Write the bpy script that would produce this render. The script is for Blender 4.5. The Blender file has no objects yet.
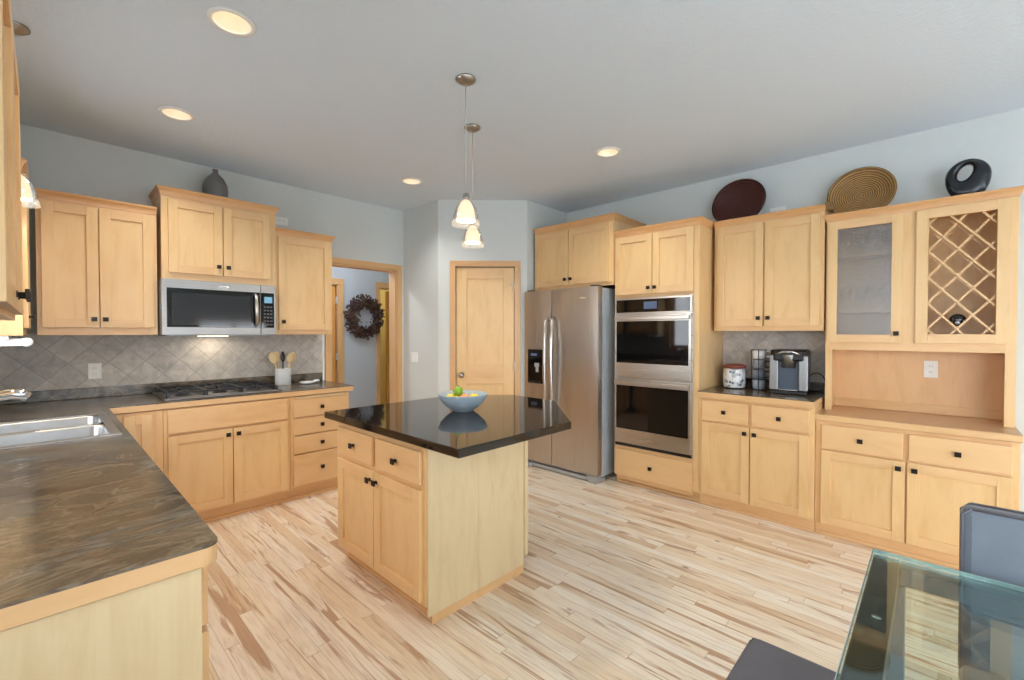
import bpy, bmesh, math, random
from mathutils import Vector, Matrix
random.seed(7)
C = bpy.context.scene.collection
SC = bpy.context.scene
PI = math.pi
R = math.radians

# ------------------------------------------------------------------ camera, sky, exposure
cam_d = bpy.data.cameras.new('camera'); cam_d.sensor_width = 36.0
cam_d.lens = 444.66 * 36.0 / 1024.0; cam_d.clip_start = 0.02
cam = bpy.data.objects.new('camera', cam_d); C.objects.link(cam)
cam.location = (0, 0, 1.385); cam.rotation_euler = (R(90 - 0.939), 0, R(43.62 - 90))
SC.camera = cam
SC.view_settings.view_transform = 'Standard'; SC.view_settings.look = 'None'
SC.view_settings.gamma = 1.0; SC.view_settings.use_curve_mapping = False
SC.view_settings.exposure = 0.34
SC.cycles.use_denoising = True
SC.cycles.max_bounces = 12; SC.cycles.diffuse_bounces = 6; SC.cycles.glossy_bounces = 5
SC.cycles.transparent_max_bounces = 16; SC.cycles.transmission_bounces = 8
SC.cycles.caustics_reflective = False; SC.cycles.caustics_refractive = False
SC.cycles.sample_clamp_indirect = 6.0

world = bpy.data.worlds.new('sky'); SC.world = world; world.use_nodes = True
bg = world.node_tree.nodes['Background']
bg.inputs['Color'].default_value = (0.88, 0.94, 1.0, 1); bg.inputs['Strength'].default_value = 7.2

def portal(name, loc, rot, sx, sy):
    l = bpy.data.lights.new(name, 'AREA'); l.shape = 'RECTANGLE'; l.size = sx; l.size_y = sy
    l.cycles.is_portal = True
    o = bpy.data.objects.new(name, l); C.objects.link(o); o.location = loc; o.rotation_euler = rot
# the daylight enters through the windows behind and beside the viewer
portal('daylight_rear', (0.75, -4.24, 1.1), (R(90), 0, 0), 1.9, 2.0)
portal('daylight_rear', (3.15, -4.24, 1.0), (R(90), 0, 0), 1.5, 1.36)
portal('daylight_side', (-0.44, -2.2, 1.2), (0, R(-90), 0), 2.2, 2.6)
portal('daylight_side', (-0.44, 0.275, 1.515), (0, R(-90), 0), 0.83, 1.15)
portal('daylight_sink', (-0.44, 2.90, 1.60), (0, R(-90), 0), 0.96, 0.94)

CEIL = 2.775; YA = 4.43; XB = 4.19; XL = -0.38; YR = -4.2; PX = 2.845; PY = 3.12; HY = 6.05

# ------------------------------------------------------------------ materials
def lin(r, g, b):
    f = lambda c: (c / 255) / 12.92 if c / 255 <= 0.04045 else ((c / 255 + 0.055) / 1.055) ** 2.4
    return (f(r), f(g), f(b), 1)
class NT:
    def __init__(s, name):
        s.m = bpy.data.materials.new(name); s.m.use_nodes = True
        s.t = s.m.node_tree; s.b = s.t.nodes['Principled BSDF']; s.out = s.t.nodes['Material Output']
    def n(s, kind, **kw):
        x = s.t.nodes.new(kind)
        for k, v in kw.items():
            if k in x.inputs: x.inputs[k].default_value = v
            else: setattr(x, k, v)
        return x
    def l(s, a, b): s.t.links.new(a, b)
    def coords(s, scale=(1, 1, 1), rot=(0, 0, 0), kind='Object'):
        c = s.n('ShaderNodeTexCoord'); m = s.n('ShaderNodeMapping')
        m.inputs['Scale'].default_value = scale; m.inputs['Rotation'].default_value = rot
        s.l(c.outputs[kind], m.inputs['Vector']); return m.outputs[0]
    def noise(s, vec, scale=5, detail=3, rough=0.5, dist=0):
        x = s.n('ShaderNodeTexNoise'); x.inputs['Scale'].default_value = scale
        x.inputs['Detail'].default_value = detail; x.inputs['Roughness'].default_value = rough
        x.inputs['Distortion'].default_value = dist; s.l(vec, x.inputs['Vector']); return x.outputs['Fac']
    def ramp(s, fac, *stops):
        x = s.n('ShaderNodeValToRGB'); e = x.color_ramp.elements
        while len(e) < len(stops): e.new(0.5)
        for i, (p, c) in enumerate(stops): e[i].position = p; e[i].color = c
        s.l(fac, x.inputs[0]); return x.outputs[0]
    def math(s, op, a, b=0.0):
        x = s.n('ShaderNodeMath'); x.operation = op
        for i, v in enumerate((a, b)):
            if hasattr(v, 'is_linked'): s.l(v, x.inputs[i])
            else: x.inputs[i].default_value = v
        return x.outputs[0]
    def mix(s, fac, a, b, mode='MIX'):
        x = s.n('ShaderNodeMix'); x.data_type = 'RGBA'; x.blend_type = mode
        for i, v in ((0, fac), (6, a), (7, b)):
            if hasattr(v, 'is_linked'): s.l(v, x.inputs[i])
            else: x.inputs[i].default_value = v
        return x.outputs[2]
    def bump(s, h, strength=0.2, dist=0.002):
        x = s.n('ShaderNodeBump'); x.inputs['Strength'].default_value = strength
        x.inputs['Distance'].default_value = dist; s.l(h, x.inputs['Height'])
        s.l(x.outputs[0], s.b.inputs['Normal']); return x
    def set(s, **kw):
        for k, v in kw.items():
            i = s.b.inputs[k.replace('_', ' ')]
            if hasattr(v, 'is_linked'): s.l(v, i)
            else: i.default_value = v
        return s.m

def plain(name, rgb, rough=0.5, metal=0.0, var=0.04, **kw):
    t = NT(name); c = lin(*rgb)
    f = t.noise(t.coords(), 18, 3)
    lo = tuple(x * (1 - var) for x in c[:3]) + (1,); hi = tuple(min(1, x * (1 + var)) for x in c[:3]) + (1,)
    t.set(Base_Color=t.ramp(f, (0.3, lo), (0.7, hi)), Roughness=rough, Metallic=metal, **kw); return t.m

def maple(name, axis, rgb=(227, 190, 137), rough=0.36):
    t = NT(name)
    sc = {'z': (7, 7, 1.6), 'x': (1.6, 7, 7), 'y': (7, 1.6, 7)}[axis]
    oi = t.n('ShaderNodeObjectInfo')
    add = t.n('ShaderNodeVectorMath'); add.operation = 'ADD'
    co = t.n('ShaderNodeTexCoord'); t.l(co.outputs['Object'], add.inputs[0]); t.l(oi.outputs['Location'], add.inputs[1])
    mp = t.n('ShaderNodeMapping'); mp.inputs['Scale'].default_value = sc; t.l(add.outputs[0], mp.inputs[0])
    v = mp.outputs[0]
    c = lin(*rgb); dk = (c[0] * 0.90, c[1] * 0.85, c[2] * 0.78, 1); lt = (c[0] * 1.03, c[1] * 1.05, c[2] * 1.06, 1)
    g = t.noise(v, 1.6, 5, 0.6, 0.6)
    mp2 = t.n('ShaderNodeMapping'); mp2.inputs['Scale'].default_value = {'z': (130, 130, 5), 'x': (5, 130, 130), 'y': (130, 5, 130)}[axis]; t.l(add.outputs[0], mp2.inputs[0])
    fine = t.noise(mp2.outputs[0], 1, 2, 0.5)
    base = t.ramp(g, (0.28, dk), (0.5, c), (0.75, lt))
    col = t.mix(0.13, base, t.ramp(fine, (0.35, dk), (0.65, lt)))
    t.set(Base_Color=col, Roughness=rough, Coat_Weight=0.12, Coat_Roughness=0.25)
    t.bump(fine, 0.05, 0.001); return t.m

M = {}
M['maple_v'] = maple('maple_vertical', 'z'); M['maple_h'] = maple('maple_horizontal', 'x', (225, 185, 135))
M['maple_d'] = maple('maple_depth', 'y')
M['maple_edge'] = maple('maple_edge', 'x', (220, 180, 130), 0.34)
M['maple_crown'] = maple('maple_crown', 'x', (216, 166, 112), 0.32)
M['maple_pale'] = maple('maple_pale_panel', 'z', (218, 198, 158), 0.42)
M['maple_dark'] = maple('maple_casing', 'z', (212, 168, 118), 0.36)
M['maple_dark_h'] = maple('maple_casing_head', 'x', (212, 168, 118), 0.36)
M['maple_top'] = maple('maple_hutch_top', 'x', (204, 164, 122), 0.3)
M['paint'] = plain('wall_paint', (208, 212, 209), 0.8, var=0.01)
M['hall_paint'] = plain('hall_paint', (186, 192, 200), 0.8, var=0.01)
M['warm_paint'] = plain('cream_paint', (225, 214, 170), 0.8, var=0.01)
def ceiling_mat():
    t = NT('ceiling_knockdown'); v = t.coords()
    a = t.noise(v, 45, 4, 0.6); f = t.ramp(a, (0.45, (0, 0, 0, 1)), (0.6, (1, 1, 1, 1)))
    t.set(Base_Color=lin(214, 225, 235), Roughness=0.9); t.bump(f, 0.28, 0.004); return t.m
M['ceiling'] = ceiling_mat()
def floor_mat():
    t = NT('strip_hardwood'); co = t.n('ShaderNodeTexCoord'); sp = t.n('ShaderNodeSeparateXYZ'); t.l(co.outputs['Object'], sp.inputs[0])
    x, y = sp.outputs[0], sp.outputs[1]
    xr = t.math('DIVIDE', x, 0.058); row = t.math('FLOOR', xr); fx = t.math('FRACT', xr)
    w1 = t.n('ShaderNodeTexWhiteNoise'); w1.noise_dimensions = '1D'; t.l(row, w1.inputs['W'])
    ln = t.math('ADD', t.math('MULTIPLY', w1.outputs['Value'], 0.7), 0.7)
    yr = t.math('DIVIDE', t.math('ADD', y, t.math('MULTIPLY', w1.outputs['Value'], 37.0)), ln)
    idx = t.math('FLOOR', yr); fy = t.math('FRACT', yr)
    cmb = t.n('ShaderNodeCombineXYZ'); t.l(row, cmb.inputs[0]); t.l(idx, cmb.inputs[1])
    w2 = t.n('ShaderNodeTexWhiteNoise'); w2.noise_dimensions = '3D'; t.l(cmb.outputs[0], w2.inputs['Vector'])
    rnd = w2.outputs['Value']
    c2 = t.n('ShaderNodeCombineXYZ'); t.l(t.math('MULTIPLY', x, 15.0), c2.inputs[0]); t.l(t.math('MULTIPLY', y, 1.0), c2.inputs[1]); t.l(t.math('MULTIPLY', rnd, 40.0), c2.inputs[2])
    v = c2.outputs[0]
    base = t.ramp(rnd, (0.0, lin(222, 194, 160)), (0.15, lin(238, 218, 190)), (0.4, lin(246, 232, 210)), (0.75, lin(250, 240, 224)), (1.0, lin(240, 220, 190)))
    heart = t.noise(v, 1.0, 4, 0.6, 1.2)
    col = t.mix(t.ramp(heart, (0.56, (0, 0, 0, 1)), (0.62, (0.8, 0.8, 0.8, 1))), base, lin(184, 140, 104))
    grain = t.noise(v, 6.0, 4, 0.6, 0.3)
    col = t.mix(t.math('MULTIPLY', t.ramp(grain, (0.45, (0, 0, 0, 1)), (0.75, (1, 1, 1, 1))), 0.38), col, lin(170, 126, 88))
    knot = t.n('ShaderNodeTexVoronoi'); c3 = t.n('ShaderNodeMapping'); c3.inputs['Scale'].default_value = (5.5, 2.6, 1); t.l(co.outputs['Object'], c3.inputs[0]); t.l(c3.outputs[0], knot.inputs['Vector']); knot.inputs['Scale'].default_value = 1.0
    col = t.mix(t.ramp(knot.outputs['Distance'], (0.025, (0.75, 0.75, 0.75, 1)), (0.07, (0, 0, 0, 1))), col, lin(96, 66, 44))
    ex = t.math('MINIMUM', fx, t.math('SUBTRACT', 1.0, fx)); ey = t.math('MULTIPLY', t.math('MINIMUM', fy, t.math('SUBTRACT', 1.0, fy)), 10.0)
    seam = t.math('MINIMUM', ex, ey)
    sm = t.ramp(seam, (0.0, (0.45, 0.45, 0.45, 1)), (0.035, (0, 0, 0, 1)))
    col = t.mix(sm, col, lin(132, 96, 66))
    t.set(Base_Color=col, Roughness=t.ramp(grain, (0.2, (0.26, 0.26, 0.26, 1)), (0.8, (0.38, 0.38, 0.38, 1))))
    return t.m
M['floor'] = floor_mat()
def laminate():
    t = NT('slate_laminate')
    a = t.noise(t.coords((2.1, 3.4, 3), (0, 0, R(12))), 1.4, 9, 0.64, 0.8); b = t.noise(t.coords((2.2, 5.0, 5), (0, 0, R(-8))), 1.5, 8, 0.62, 1.2)
    fine = t.noise(t.coords((30, 45, 40)), 2.0, 4)
    col = t.ramp(a, (0.33, lin(38, 31, 26)), (0.43, lin(72, 60, 49)), (0.50, lin(116, 101, 82)), (0.56, lin(72, 68, 62)), (0.68, lin(110, 112, 108)))
    vein = t.ramp(b, (0.46, (0, 0, 0, 1)), (0.50, (0.42, 0.42, 0.42, 1)), (0.53, (0, 0, 0, 1)))
    col = t.mix(vein, col, lin(156, 148, 130))
    col = t.mix(t.math('MULTIPLY', fine, 0.25), col, lin(48, 46, 42))
    t.set(Base_Color=col, Roughness=0.2); return t.m
M['laminate'] = laminate()
def granite():
    t = NT('black_granite'); v = t.n('ShaderNodeTexVoronoi'); v.inputs['Scale'].default_value = 260; t.l(t.coords(), v.inputs['Vector'])
    col = t.ramp(v.outputs['Distance'], (0.05, lin(96, 86, 74)), (0.25, lin(34, 30, 27)), (0.8, lin(18, 16, 15)))
    t.set(Base_Color=col, Roughness=0.05); return t.m
M['granite'] = granite()
def tile(name, plane, size=0.150, grout=(158, 153, 147), lift=1.0):
    t = NT(name); co = t.n('ShaderNodeTexCoord'); sp = t.n('ShaderNodeSeparateXYZ'); t.l(co.outputs['Object'], sp.inputs[0])
    u = sp.outputs[0] if plane == 'xz' else sp.outputs[1]; w = sp.outputs[2]
    k = 1 / (size * math.sqrt(2))
    a = t.math('MULTIPLY', t.math('ADD', u, w), k); b = t.math('MULTIPLY', t.math('SUBTRACT', u, w), k)
    fa, fb = t.math('FRACT', a), t.math('FRACT', b)
    cm = t.n('ShaderNodeCombineXYZ'); t.l(t.math('FLOOR', a), cm.inputs[0]); t.l(t.math('FLOOR', b), cm.inputs[1])
    wn = t.n('ShaderNodeTexWhiteNoise'); t.l(cm.outputs[0], wn.inputs['Vector'])
    mot = t.noise(t.coords((1, 1, 1)), 14, 6, 0.65, 0.5)
    col = t.ramp(mot, (0.28, lin(142, 138, 134)), (0.5, lin(188, 182, 175)), (0.72, lin(220, 214, 206)))
    col = t.mix(0.4, col, t.ramp(wn.outputs['Value'], (0, lin(162, 158, 154)), (1, lin(206, 200, 190))))
    e = t.math('MINIMUM', t.math('MINIMUM', fa, t.math('SUBTRACT', 1.0, fa)), t.math('MINIMUM', fb, t.math('SUBTRACT', 1.0, fb)))
    g = t.ramp(e, (0.010, (0.8, 0.8, 0.8, 1)), (0.022, (0, 0, 0, 1)))
    col = t.mix(g, col, lin(*grout))
    t.set(Base_Color=col, Roughness=0.5); t.bump(t.ramp(e, (0.01, (0, 0, 0, 1)), (0.04, (1, 1, 1, 1))), 0.4, 0.003); return t.m
M['tile_xz'] = tile('diamond_tile_a', 'xz'); M['tile_yz'] = tile('diamond_tile_b', 'yz', 0.105, (164, 160, 156))
def steel(name, rgb=(158, 156, 154), rough=0.34, sc=(2, 2, 160)):
    t = NT(name); f = t.noise(t.coords(sc), 1.0, 4, 0.6)
    c = lin(*rgb); d = tuple(x * 0.88 for x in c[:3]) + (1,)
    t.set(Base_Color=t.ramp(f, (0.3, d), (0.7, c)), Metallic=1.0, Roughness=t.ramp(f, (0.3, (rough,) * 3 + (1,)), (0.7, (rough + 0.08,) * 3 + (1,)))); return t.m
M['steel'] = steel('brushed_steel'); M['steel_v'] = steel('brushed_steel_vertical', (196, 191, 186), 0.27, (160, 160, 2))
M['chrome'] = plain('chrome', (215, 218, 222), 0.12, 1.0)
M['nickel'] = plain('brushed_nickel', (170, 164, 156), 0.3, 1.0)
M['sinksteel'] = plain('sink_steel', (198, 200, 202), 0.3, 1.0)
M['cordmat'] = plain('silver_cord', (196, 194, 188), 0.5); M['bronze'] = plain('dark_bronze', (42, 36, 34), 0.4, 0.6)
M['blackglass'] = plain('black_glass', (10, 10, 12), 0.04)
M['black'] = plain('black_plastic', (22, 22, 24), 0.35)
M['iron'] = plain('cast_iron', (26, 28, 32), 0.45)
M['greymetal'] = plain('grey_metal', (176, 184, 190), 0.4, 0.15); M['steel_oven'] = steel('oven_steel', (196, 191, 185), 0.26)
M['silverplastic'] = plain('silver_plastic', (176, 180, 184), 0.35, 0.5)
M['white'] = plain('white_plastic', (236, 236, 232), 0.4)
M['ceramic'] = plain('white_ceramic', (232, 234, 236), 0.2)
M['vase'] = plain('slate_ceramic', (112, 112, 112), 0.35)
M['bowl'] = plain('blue_stoneware', (160, 177, 188), 0.45, var=0.12)
M['lime'] = plain('lime_skin', (130, 165, 40), 0.4, var=0.15); M['lemon'] = plain('lemon_skin', (236, 208, 60), 0.4)
M['peach'] = plain('peach_skin', (232, 160, 100), 0.5)
M['stem'] = plain('fruit_stem', (90, 70, 40), 0.7)
M['spoon'] = plain('beech_utensil', (222, 196, 150), 0.6)
M['sculpt'] = plain('black_glaze', (18, 24, 32), 0.22)
M['leather'] = plain('blue_grey_leather', (112, 122, 134), 0.36, var=0.06)
M['leather_d'] = plain('dark_leather', (100, 99, 106), 0.5, var=0.06)
M['redlid'] = plain('red_brown_lid', (130, 62, 48), 0.5)
M['rail'] = plain('dark_table_rail', (40, 40, 38), 0.3)
M['railgrey'] = plain('grey_table_rail', (104, 112, 122), 0.35)
M['ground'] = plain('bounce_ground', (212, 222, 232), 0.9, var=0.05)  # unseen outdoor ground, made pale and cool to bounce light onto the ceiling
M['orangewood'] = maple('hall_door_wood', 'z', (208, 148, 78), 0.4)
def basketmat(name, a, b):
    t = NT(name); w = t.n('ShaderNodeTexWave'); w.wave_type = 'RINGS'; w.rings_direction = 'Z'; w.inputs['Scale'].default_value = 24; w.inputs['Distortion'].default_value = 1.2; w.inputs['Detail'].default_value = 3
    t.l(t.coords(), w.inputs['Vector']); f = t.noise(t.coords(), 40, 3)
    col = t.ramp(w.outputs['Fac'], (0.2, lin(*a)), (0.8, lin(*b))); col = t.mix(t.math('MULTIPLY', f, 0.6), col, lin(*a))
    t.set(Base_Color=col, Roughness=0.6); t.bump(w.outputs['Fac'], 0.6, 0.006); return t.m
M['basket_dark'] = basketmat('dark_woven', (30, 12, 12), (110, 50, 38)); M['basket_tan'] = basketmat('tan_woven', (108, 74, 36), (208, 164, 100))
def canister_mat():
    t = NT('floral_ceramic'); v = t.n('ShaderNodeTexVoronoi'); v.inputs['Scale'].default_value = 26; t.l(t.coords(), v.inputs['Vector'])
    n = t.noise(t.coords(), 22, 2)
    col = t.ramp(v.outputs['Distance'], (0.22, lin(60, 92, 130)), (0.34, lin(232, 232, 232)))
    col = t.mix(t.ramp(n, (0.56, (0, 0, 0, 1)), (0.62, (0.7, 0.7, 0.7, 1))), col, lin(120, 130, 140))
    t.set(Base_Color=col, Roughness=0.2); return t.m
M['floral'] = canister_mat()
def glass(name, tint=(1, 1, 1), extra=0.0, rough=0.0, bump=None, milk=0.0):
    t = NT(name); t.t.nodes.remove(t.b)
    tr = t.n('ShaderNodeBsdfTransparent'); tr.inputs[0].default_value = tint + (1,)
    gl = t.n('ShaderNodeBsdfGlossy'); gl.inputs['Roughness'].default_value = rough
    lw = t.n('ShaderNodeLayerWeight'); lw.inputs['Blend'].default_value = 0.5
    fr = t.n('ShaderNodeMath'); fr.operation = 'MULTIPLY_ADD'; t.l(t.math('POWER', lw.outputs['Facing'], 4.0), fr.inputs[0]); fr.inputs[1].default_value = 0.9; fr.inputs[2].default_value = 0.04
    mx = t.n('ShaderNodeMixShader')
    t.l(t.math('ADD', fr.outputs[0], extra), mx.inputs[0]); t.l(tr.outputs[0], mx.inputs[1]); t.l(gl.outputs[0], mx.inputs[2]); 
    sh = mx.outputs[0]
    if milk:
        df = t.n('ShaderNodeBsdfDiffuse'); tl = t.n('ShaderNodeBsdfTranslucent'); m1 = t.n('ShaderNodeMixShader'); m2 = t.n('ShaderNodeMixShader')
        m1.inputs[0].default_value = 0.5; t.l(df.outputs[0], m1.inputs[1]); t.l(tl.outputs[0], m1.inputs[2])
        m2.inputs[0].default_value = milk; t.l(sh, m2.inputs[1]); t.l(m1.outputs[0], m2.inputs[2]); sh = m2.outputs[0]
    t.l(sh, t.out.inputs[0])
    if bump:
        b = t.n('ShaderNodeBump'); b.inputs['Strength'].default_value = 1.0; b.inputs['Distance'].default_value = 0.0045
        t.l(t.noise(t.coords((1, 1, 1.25)), bump, 3, 0.6), b.inputs['Height']); t.l(b.outputs[0], gl.inputs['Normal']); t.l(b.outputs[0], lw.inputs['Normal'])
    return t.m
M['glass'] = glass('clear_glass'); M['tableglass'] = glass('table_glass', (0.86, 0.95, 0.92), 0.03)
M['rainglass'] = glass('rain_glass', (0.86, 0.88, 0.89), 0.10, 0.02, 50); M['shadeglass'] = glass('lamp_glass', (0.95, 0.95, 0.94), 0.03, milk=0.03)
M['smoke'] = glass('smoked_glass', (0.42, 0.42, 0.44), 0.03)
def emit(name, rgb, s):
    t = NT(name); t.set(Base_Color=lin(*rgb), Emission_Color=lin(*rgb), Emission_Strength=s, Roughness=0.5); return t.m
M['lens'] = emit('lamp_lens', (255, 242, 220), 4.5); M['baffle'] = plain('cream_baffle', (236, 226, 208), 0.6); M['bulb'] = emit('bulb_glow', (255, 236, 200), 6.0)
M['shade'] = emit('frosted_inner_shade', (255, 226, 190), 0.75)
M['lcd'] = emit('lcd', (110, 160, 185), 0.3); M['lcd_dim'] = emit('lcd_dim', (70, 84, 110), 0.4)

# ------------------------------------------------------------------ mesh building
class G:
    def __init__(s): s.bm = bmesh.new(); s.mi = 0
    def mat(s, i): s.mi = i; return s
    def _tag(s, faces):
        for f in faces: f.material_index = s.mi
    def box(s, x0, x1, y0, y1, z0, z1, bev=0.0, rot=None):
        v = [s.bm.verts.new((x, y, z)) for x in (x0, x1) for y in (y0, y1) for z in (z0, z1)]
        idx = [(0, 1, 3, 2), (4, 6, 7, 5), (0, 4, 5, 1), (2, 3, 7, 6), (0, 2, 6, 4), (1, 5, 7, 3)]
        fs = [s.bm.faces.new([v[i] for i in q]) for q in idx]; s._tag(fs)
        if rot is not None: bmesh.ops.transform(s.bm, matrix=rot, verts=v)
        if bev > 0:
            es = list({e for f in fs for e in f.edges})
            r = bmesh.ops.bevel(s.bm, geom=es, offset=bev, segments=2, profile=0.5, affect='EDGES', clamp_overlap=True)
            s._tag(r['faces'])
        return s
    def prism(s, poly, z0, z1, bev=0.0):
        a = [s.bm.verts.new((x, y, z0)) for x, y in poly]; b = [s.bm.verts.new((x, y, z1)) for x, y in poly]
        n = len(poly); fs = [s.bm.faces.new(a[::-1]), s.bm.faces.new(b)]
        for i in range(n): fs.append(s.bm.faces.new((a[i], a[(i + 1) % n], b[(i + 1) % n], b[i])))
        s._tag(fs)
        if bev > 0:
            es = list({e for f in fs[:2] for e in f.edges})
            r = bmesh.ops.bevel(s.bm, geom=es, offset=bev, segments=2, profile=0.5, affect='EDGES'); s._tag(r['faces'])
        return s
    def lathe(s, prof, c=(0, 0, 0), seg=32, mtx=None, closed=False):
        rings = []; new = []
        for r, z in prof:
            if r < 1e-6: ring = [s.bm.verts.new((c[0], c[1], c[2] + z))]
            else: ring = [s.bm.verts.new((c[0] + r * math.cos(2 * PI * i / seg), c[1] + r * math.sin(2 * PI * i / seg), c[2] + z)) for i in range(seg)]
            rings.append(ring); new += ring
        fs = []
        prs = list(zip(rings, rings[1:]))
        if closed: prs.append((rings[-1], rings[0]))
        for a, b in prs:
            if len(a) == 1 and len(b) == 1: continue
            for i in range(seg):
                j = (i + 1) % seg
                if len(a) == 1: fs.append(s.bm.faces.new((a[0], b[j], b[i])))
                elif len(b) == 1: fs.append(s.bm.faces.new((a[i], a[j], b[0])))
                else: fs.append(s.bm.faces.new((a[i], a[j], b[j], b[i])))
        for f in fs: f.smooth = True
        s._tag(fs)
        if mtx is not None: bmesh.ops.transform(s.bm, matrix=mtx, verts=new)
        return s
    def tube(s, pts, r, seg=10, cap=True):
        pts = [Vector(p) for p in pts]; rings = []
        rr = r if isinstance(r, (list, tuple)) else [r] * len(pts)
        ref = None
        for i, p in enumerate(pts):
            d = (pts[min(i + 1, len(pts) - 1)] - pts[max(i - 1, 0)]).normalized()
            if ref is None: ref = Vector((0, 0, 1)) if abs(d.z) < 0.9 else Vector((1, 0, 0))
            a = d.cross(ref).normalized(); b = a.cross(d).normalized(); ref = b
            rings.append([s.bm.verts.new(p + rr[i] * (a * math.cos(2 * PI * k / seg) + b * math.sin(2 * PI * k / seg))) for k in range(seg)])
        fs = []
        for a, b in zip(rings, rings[1:]):
            for k in range(seg): fs.append(s.bm.faces.new((a[k], a[(k + 1) % seg], b[(k + 1) % seg], b[k])))
        for f in fs: f.smooth = True
        if cap: fs += [s.bm.faces.new(rings[0][::-1]), s.bm.faces.new(rings[-1])]
        s._tag(fs); return s
    def ball(s, c, r, sx=1, sy=1, sz=1, seg=20, rot=None):
        m = Matrix.Translation(c) @ (rot.to_4x4() if rot else Matrix()) @ Matrix.Diagonal((sx * r, sy * r, sz * r, 1))
        x = bmesh.ops.create_uvsphere(s.bm, u_segments=seg, v_segments=max(6, seg // 2), radius=1, matrix=m)
        fs = list({f for v in x['verts'] for f in v.link_faces}); s._tag(fs)
        for f in fs: f.smooth = True
        return s
    def build(s, name, mats, parent=None, loc=(0, 0, 0), rotz=0.0):
        bmesh.ops.recalc_face_normals(s.bm, faces=s.bm.faces)
        me = bpy.data.meshes.new(name); s.bm.to_mesh(me); s.bm.free()
        for m in (mats if isinstance(mats, (list, tuple)) else [mats]): me.materials.append(M[m] if isinstance(m, str) else m)
        o = bpy.data.objects.new(name, me); C.objects.link(o); o.location = loc; o.rotation_euler = (0, 0, rotz)
        if parent is not None: o.parent = parent
        return o

def tag(o, label, cat, group=None):
    o['label'] = label; o['category'] = cat
    if group: o['group'] = group
    return o
def thing(name, label, cat, loc=(0, 0, 0), rotz=0.0, group=None):
    o = bpy.data.objects.new(name, None); o.empty_display_size = 0.05; C.objects.link(o)
    o.location = loc; o.rotation_euler = (0, 0, rotz); return tag(o, label, cat, group)
def struct(g, name, mats, parent=None, **kw):
    o = g.build(name, mats, parent, **kw)
    if parent is None: o['kind'] = 'structure'
    return o
def sthing(name, loc, rotz=0.0):
    o = bpy.data.objects.new(name, None); C.objects.link(o); o.location = loc; o.rotation_euler = (0, 0, rotz); o['kind'] = 'structure'; return o
def copy_tree(o, parent=None):
    c = o.copy(); C.objects.link(c)
    if parent is not None: c.parent = parent
    for ch in list(o.children): copy_tree(ch, c)
    return c
def light(name, kind, loc, energy, color=(1, 0.86, 0.68), size=0.05, parent=None, rot=(0, 0, 0), spot=None):
    l = bpy.data.lights.new(name, kind); l.energy = energy; l.color = color
    if kind == 'AREA': l.shape = 'DISK'; l.size = size
    else: l.shadow_soft_size = size
    if kind == 'SPOT': l.spot_size = spot or R(120); l.spot_blend = 0.8
    o = bpy.data.objects.new(name, l); C.objects.link(o); o.location = loc; o.rotation_euler = rot
    if parent: o.parent = parent
    return o

# ------------------------------------------------------------------ the room
g = G().box(XL - 0.2, XB + 0.3, YR - 0.1, 8.0, -0.1, 0); struct(g, 'floor', 'floor')
CANS = [(0.592, 2.295), (0.592, 3.50), (2.33, 3.49), (3.00, 1.84)]
g = G(); loops = [[(XL - 0.2, YR - 0.1), (XB + 0.3, YR - 0.1), (XB + 0.3, 8.0), (XL - 0.2, 8.0)]] + [[(x + 0.078 * math.cos(2 * PI * i / 32), y + 0.078 * math.sin(2 * PI * i / 32)) for i in range(32)] for x, y in CANS]
eds = []
for lp in loops:
    vs = [g.bm.verts.new((x, y, CEIL)) for x, y in lp]
    eds += [g.bm.edges.new((vs[i], vs[(i + 1) % len(vs)])) for i in range(len(vs))]
bmesh.ops.triangle_fill(g.bm, edges=eds, use_beauty=True)
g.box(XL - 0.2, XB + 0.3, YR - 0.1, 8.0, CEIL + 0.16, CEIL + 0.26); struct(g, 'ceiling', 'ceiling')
DX0, DX1, DZ = 1.99, 2.75, 2.09
g = G().box(XL - 0.12, DX0, YA, YA + 0.12, 0, CEIL).box(DX1, PX + 0.1, YA, YA + 0.12, 0, CEIL).box(DX0, DX1, YA, YA + 0.12, DZ, CEIL)
struct(g, 'wall_back', 'paint')
g = G().box(XB, XB + 0.12, YR, YA + 0.12, 0, CEIL); struct(g, 'wall_right', 'paint')
# left wall: sink window and a window beside the viewer
wins = [(-3.5, -0.9, 0.10, 2.3), (-0.3, 0.85, 1.1, 1.93), (2.43, 3.37, 1.12, 2.08)]
g = G()
ys = YR
for a, b, z0, z1 in wins:
    g.box(XL - 0.12, XL, ys, a, 0, CEIL).box(XL - 0.12, XL, a, b, 0, z0).box(XL - 0.12, XL, a, b, z1, CEIL); ys = b
g.box(XL - 0.12, XL, ys, YA, 0, CEIL); struct(g, 'wall_left', 'paint')
g = G(); xs_ = XL
for a, b, z0, z1 in ((-0.2, 1.7, 0.10, 2.1), (2.4, 3.9, 0.32, 1.68)):
    g.box(xs_, a, YR - 0.12, YR, 0, CEIL).box(a, b, YR - 0.12, YR, 0, z0).box(a, b, YR - 0.12, YR, z1, CEIL); xs_ = b
g.box(xs_, XB, YR - 0.12, YR, 0, CEIL)
struct(g, 'wall_rear', 'paint')
# corner pantry: two short returns and the angled wall with the door
g = G().box(PX, PX + 0.1, 3.78, YA, 0, CEIL); struct(g, 'wall_pantry_side', 'paint')
g = G().box(3.505, XB, PY, PY + 0.1, 0, CEIL); struct(g, 'wall_pantry_return', 'paint')
PD = (2.974, 3.651, 0); PW = 0.618
g = G().box(-0.1824, 0, 0, 0.1, 0, CEIL).box(PW, 0.7510, 0, 0.1, 0, CEIL).box(0, PW, 0, 0.1, 2.078, CEIL)
struct(g, 'wall_pantry_angled', 'paint', loc=PD, rotz=R(-45))
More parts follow.
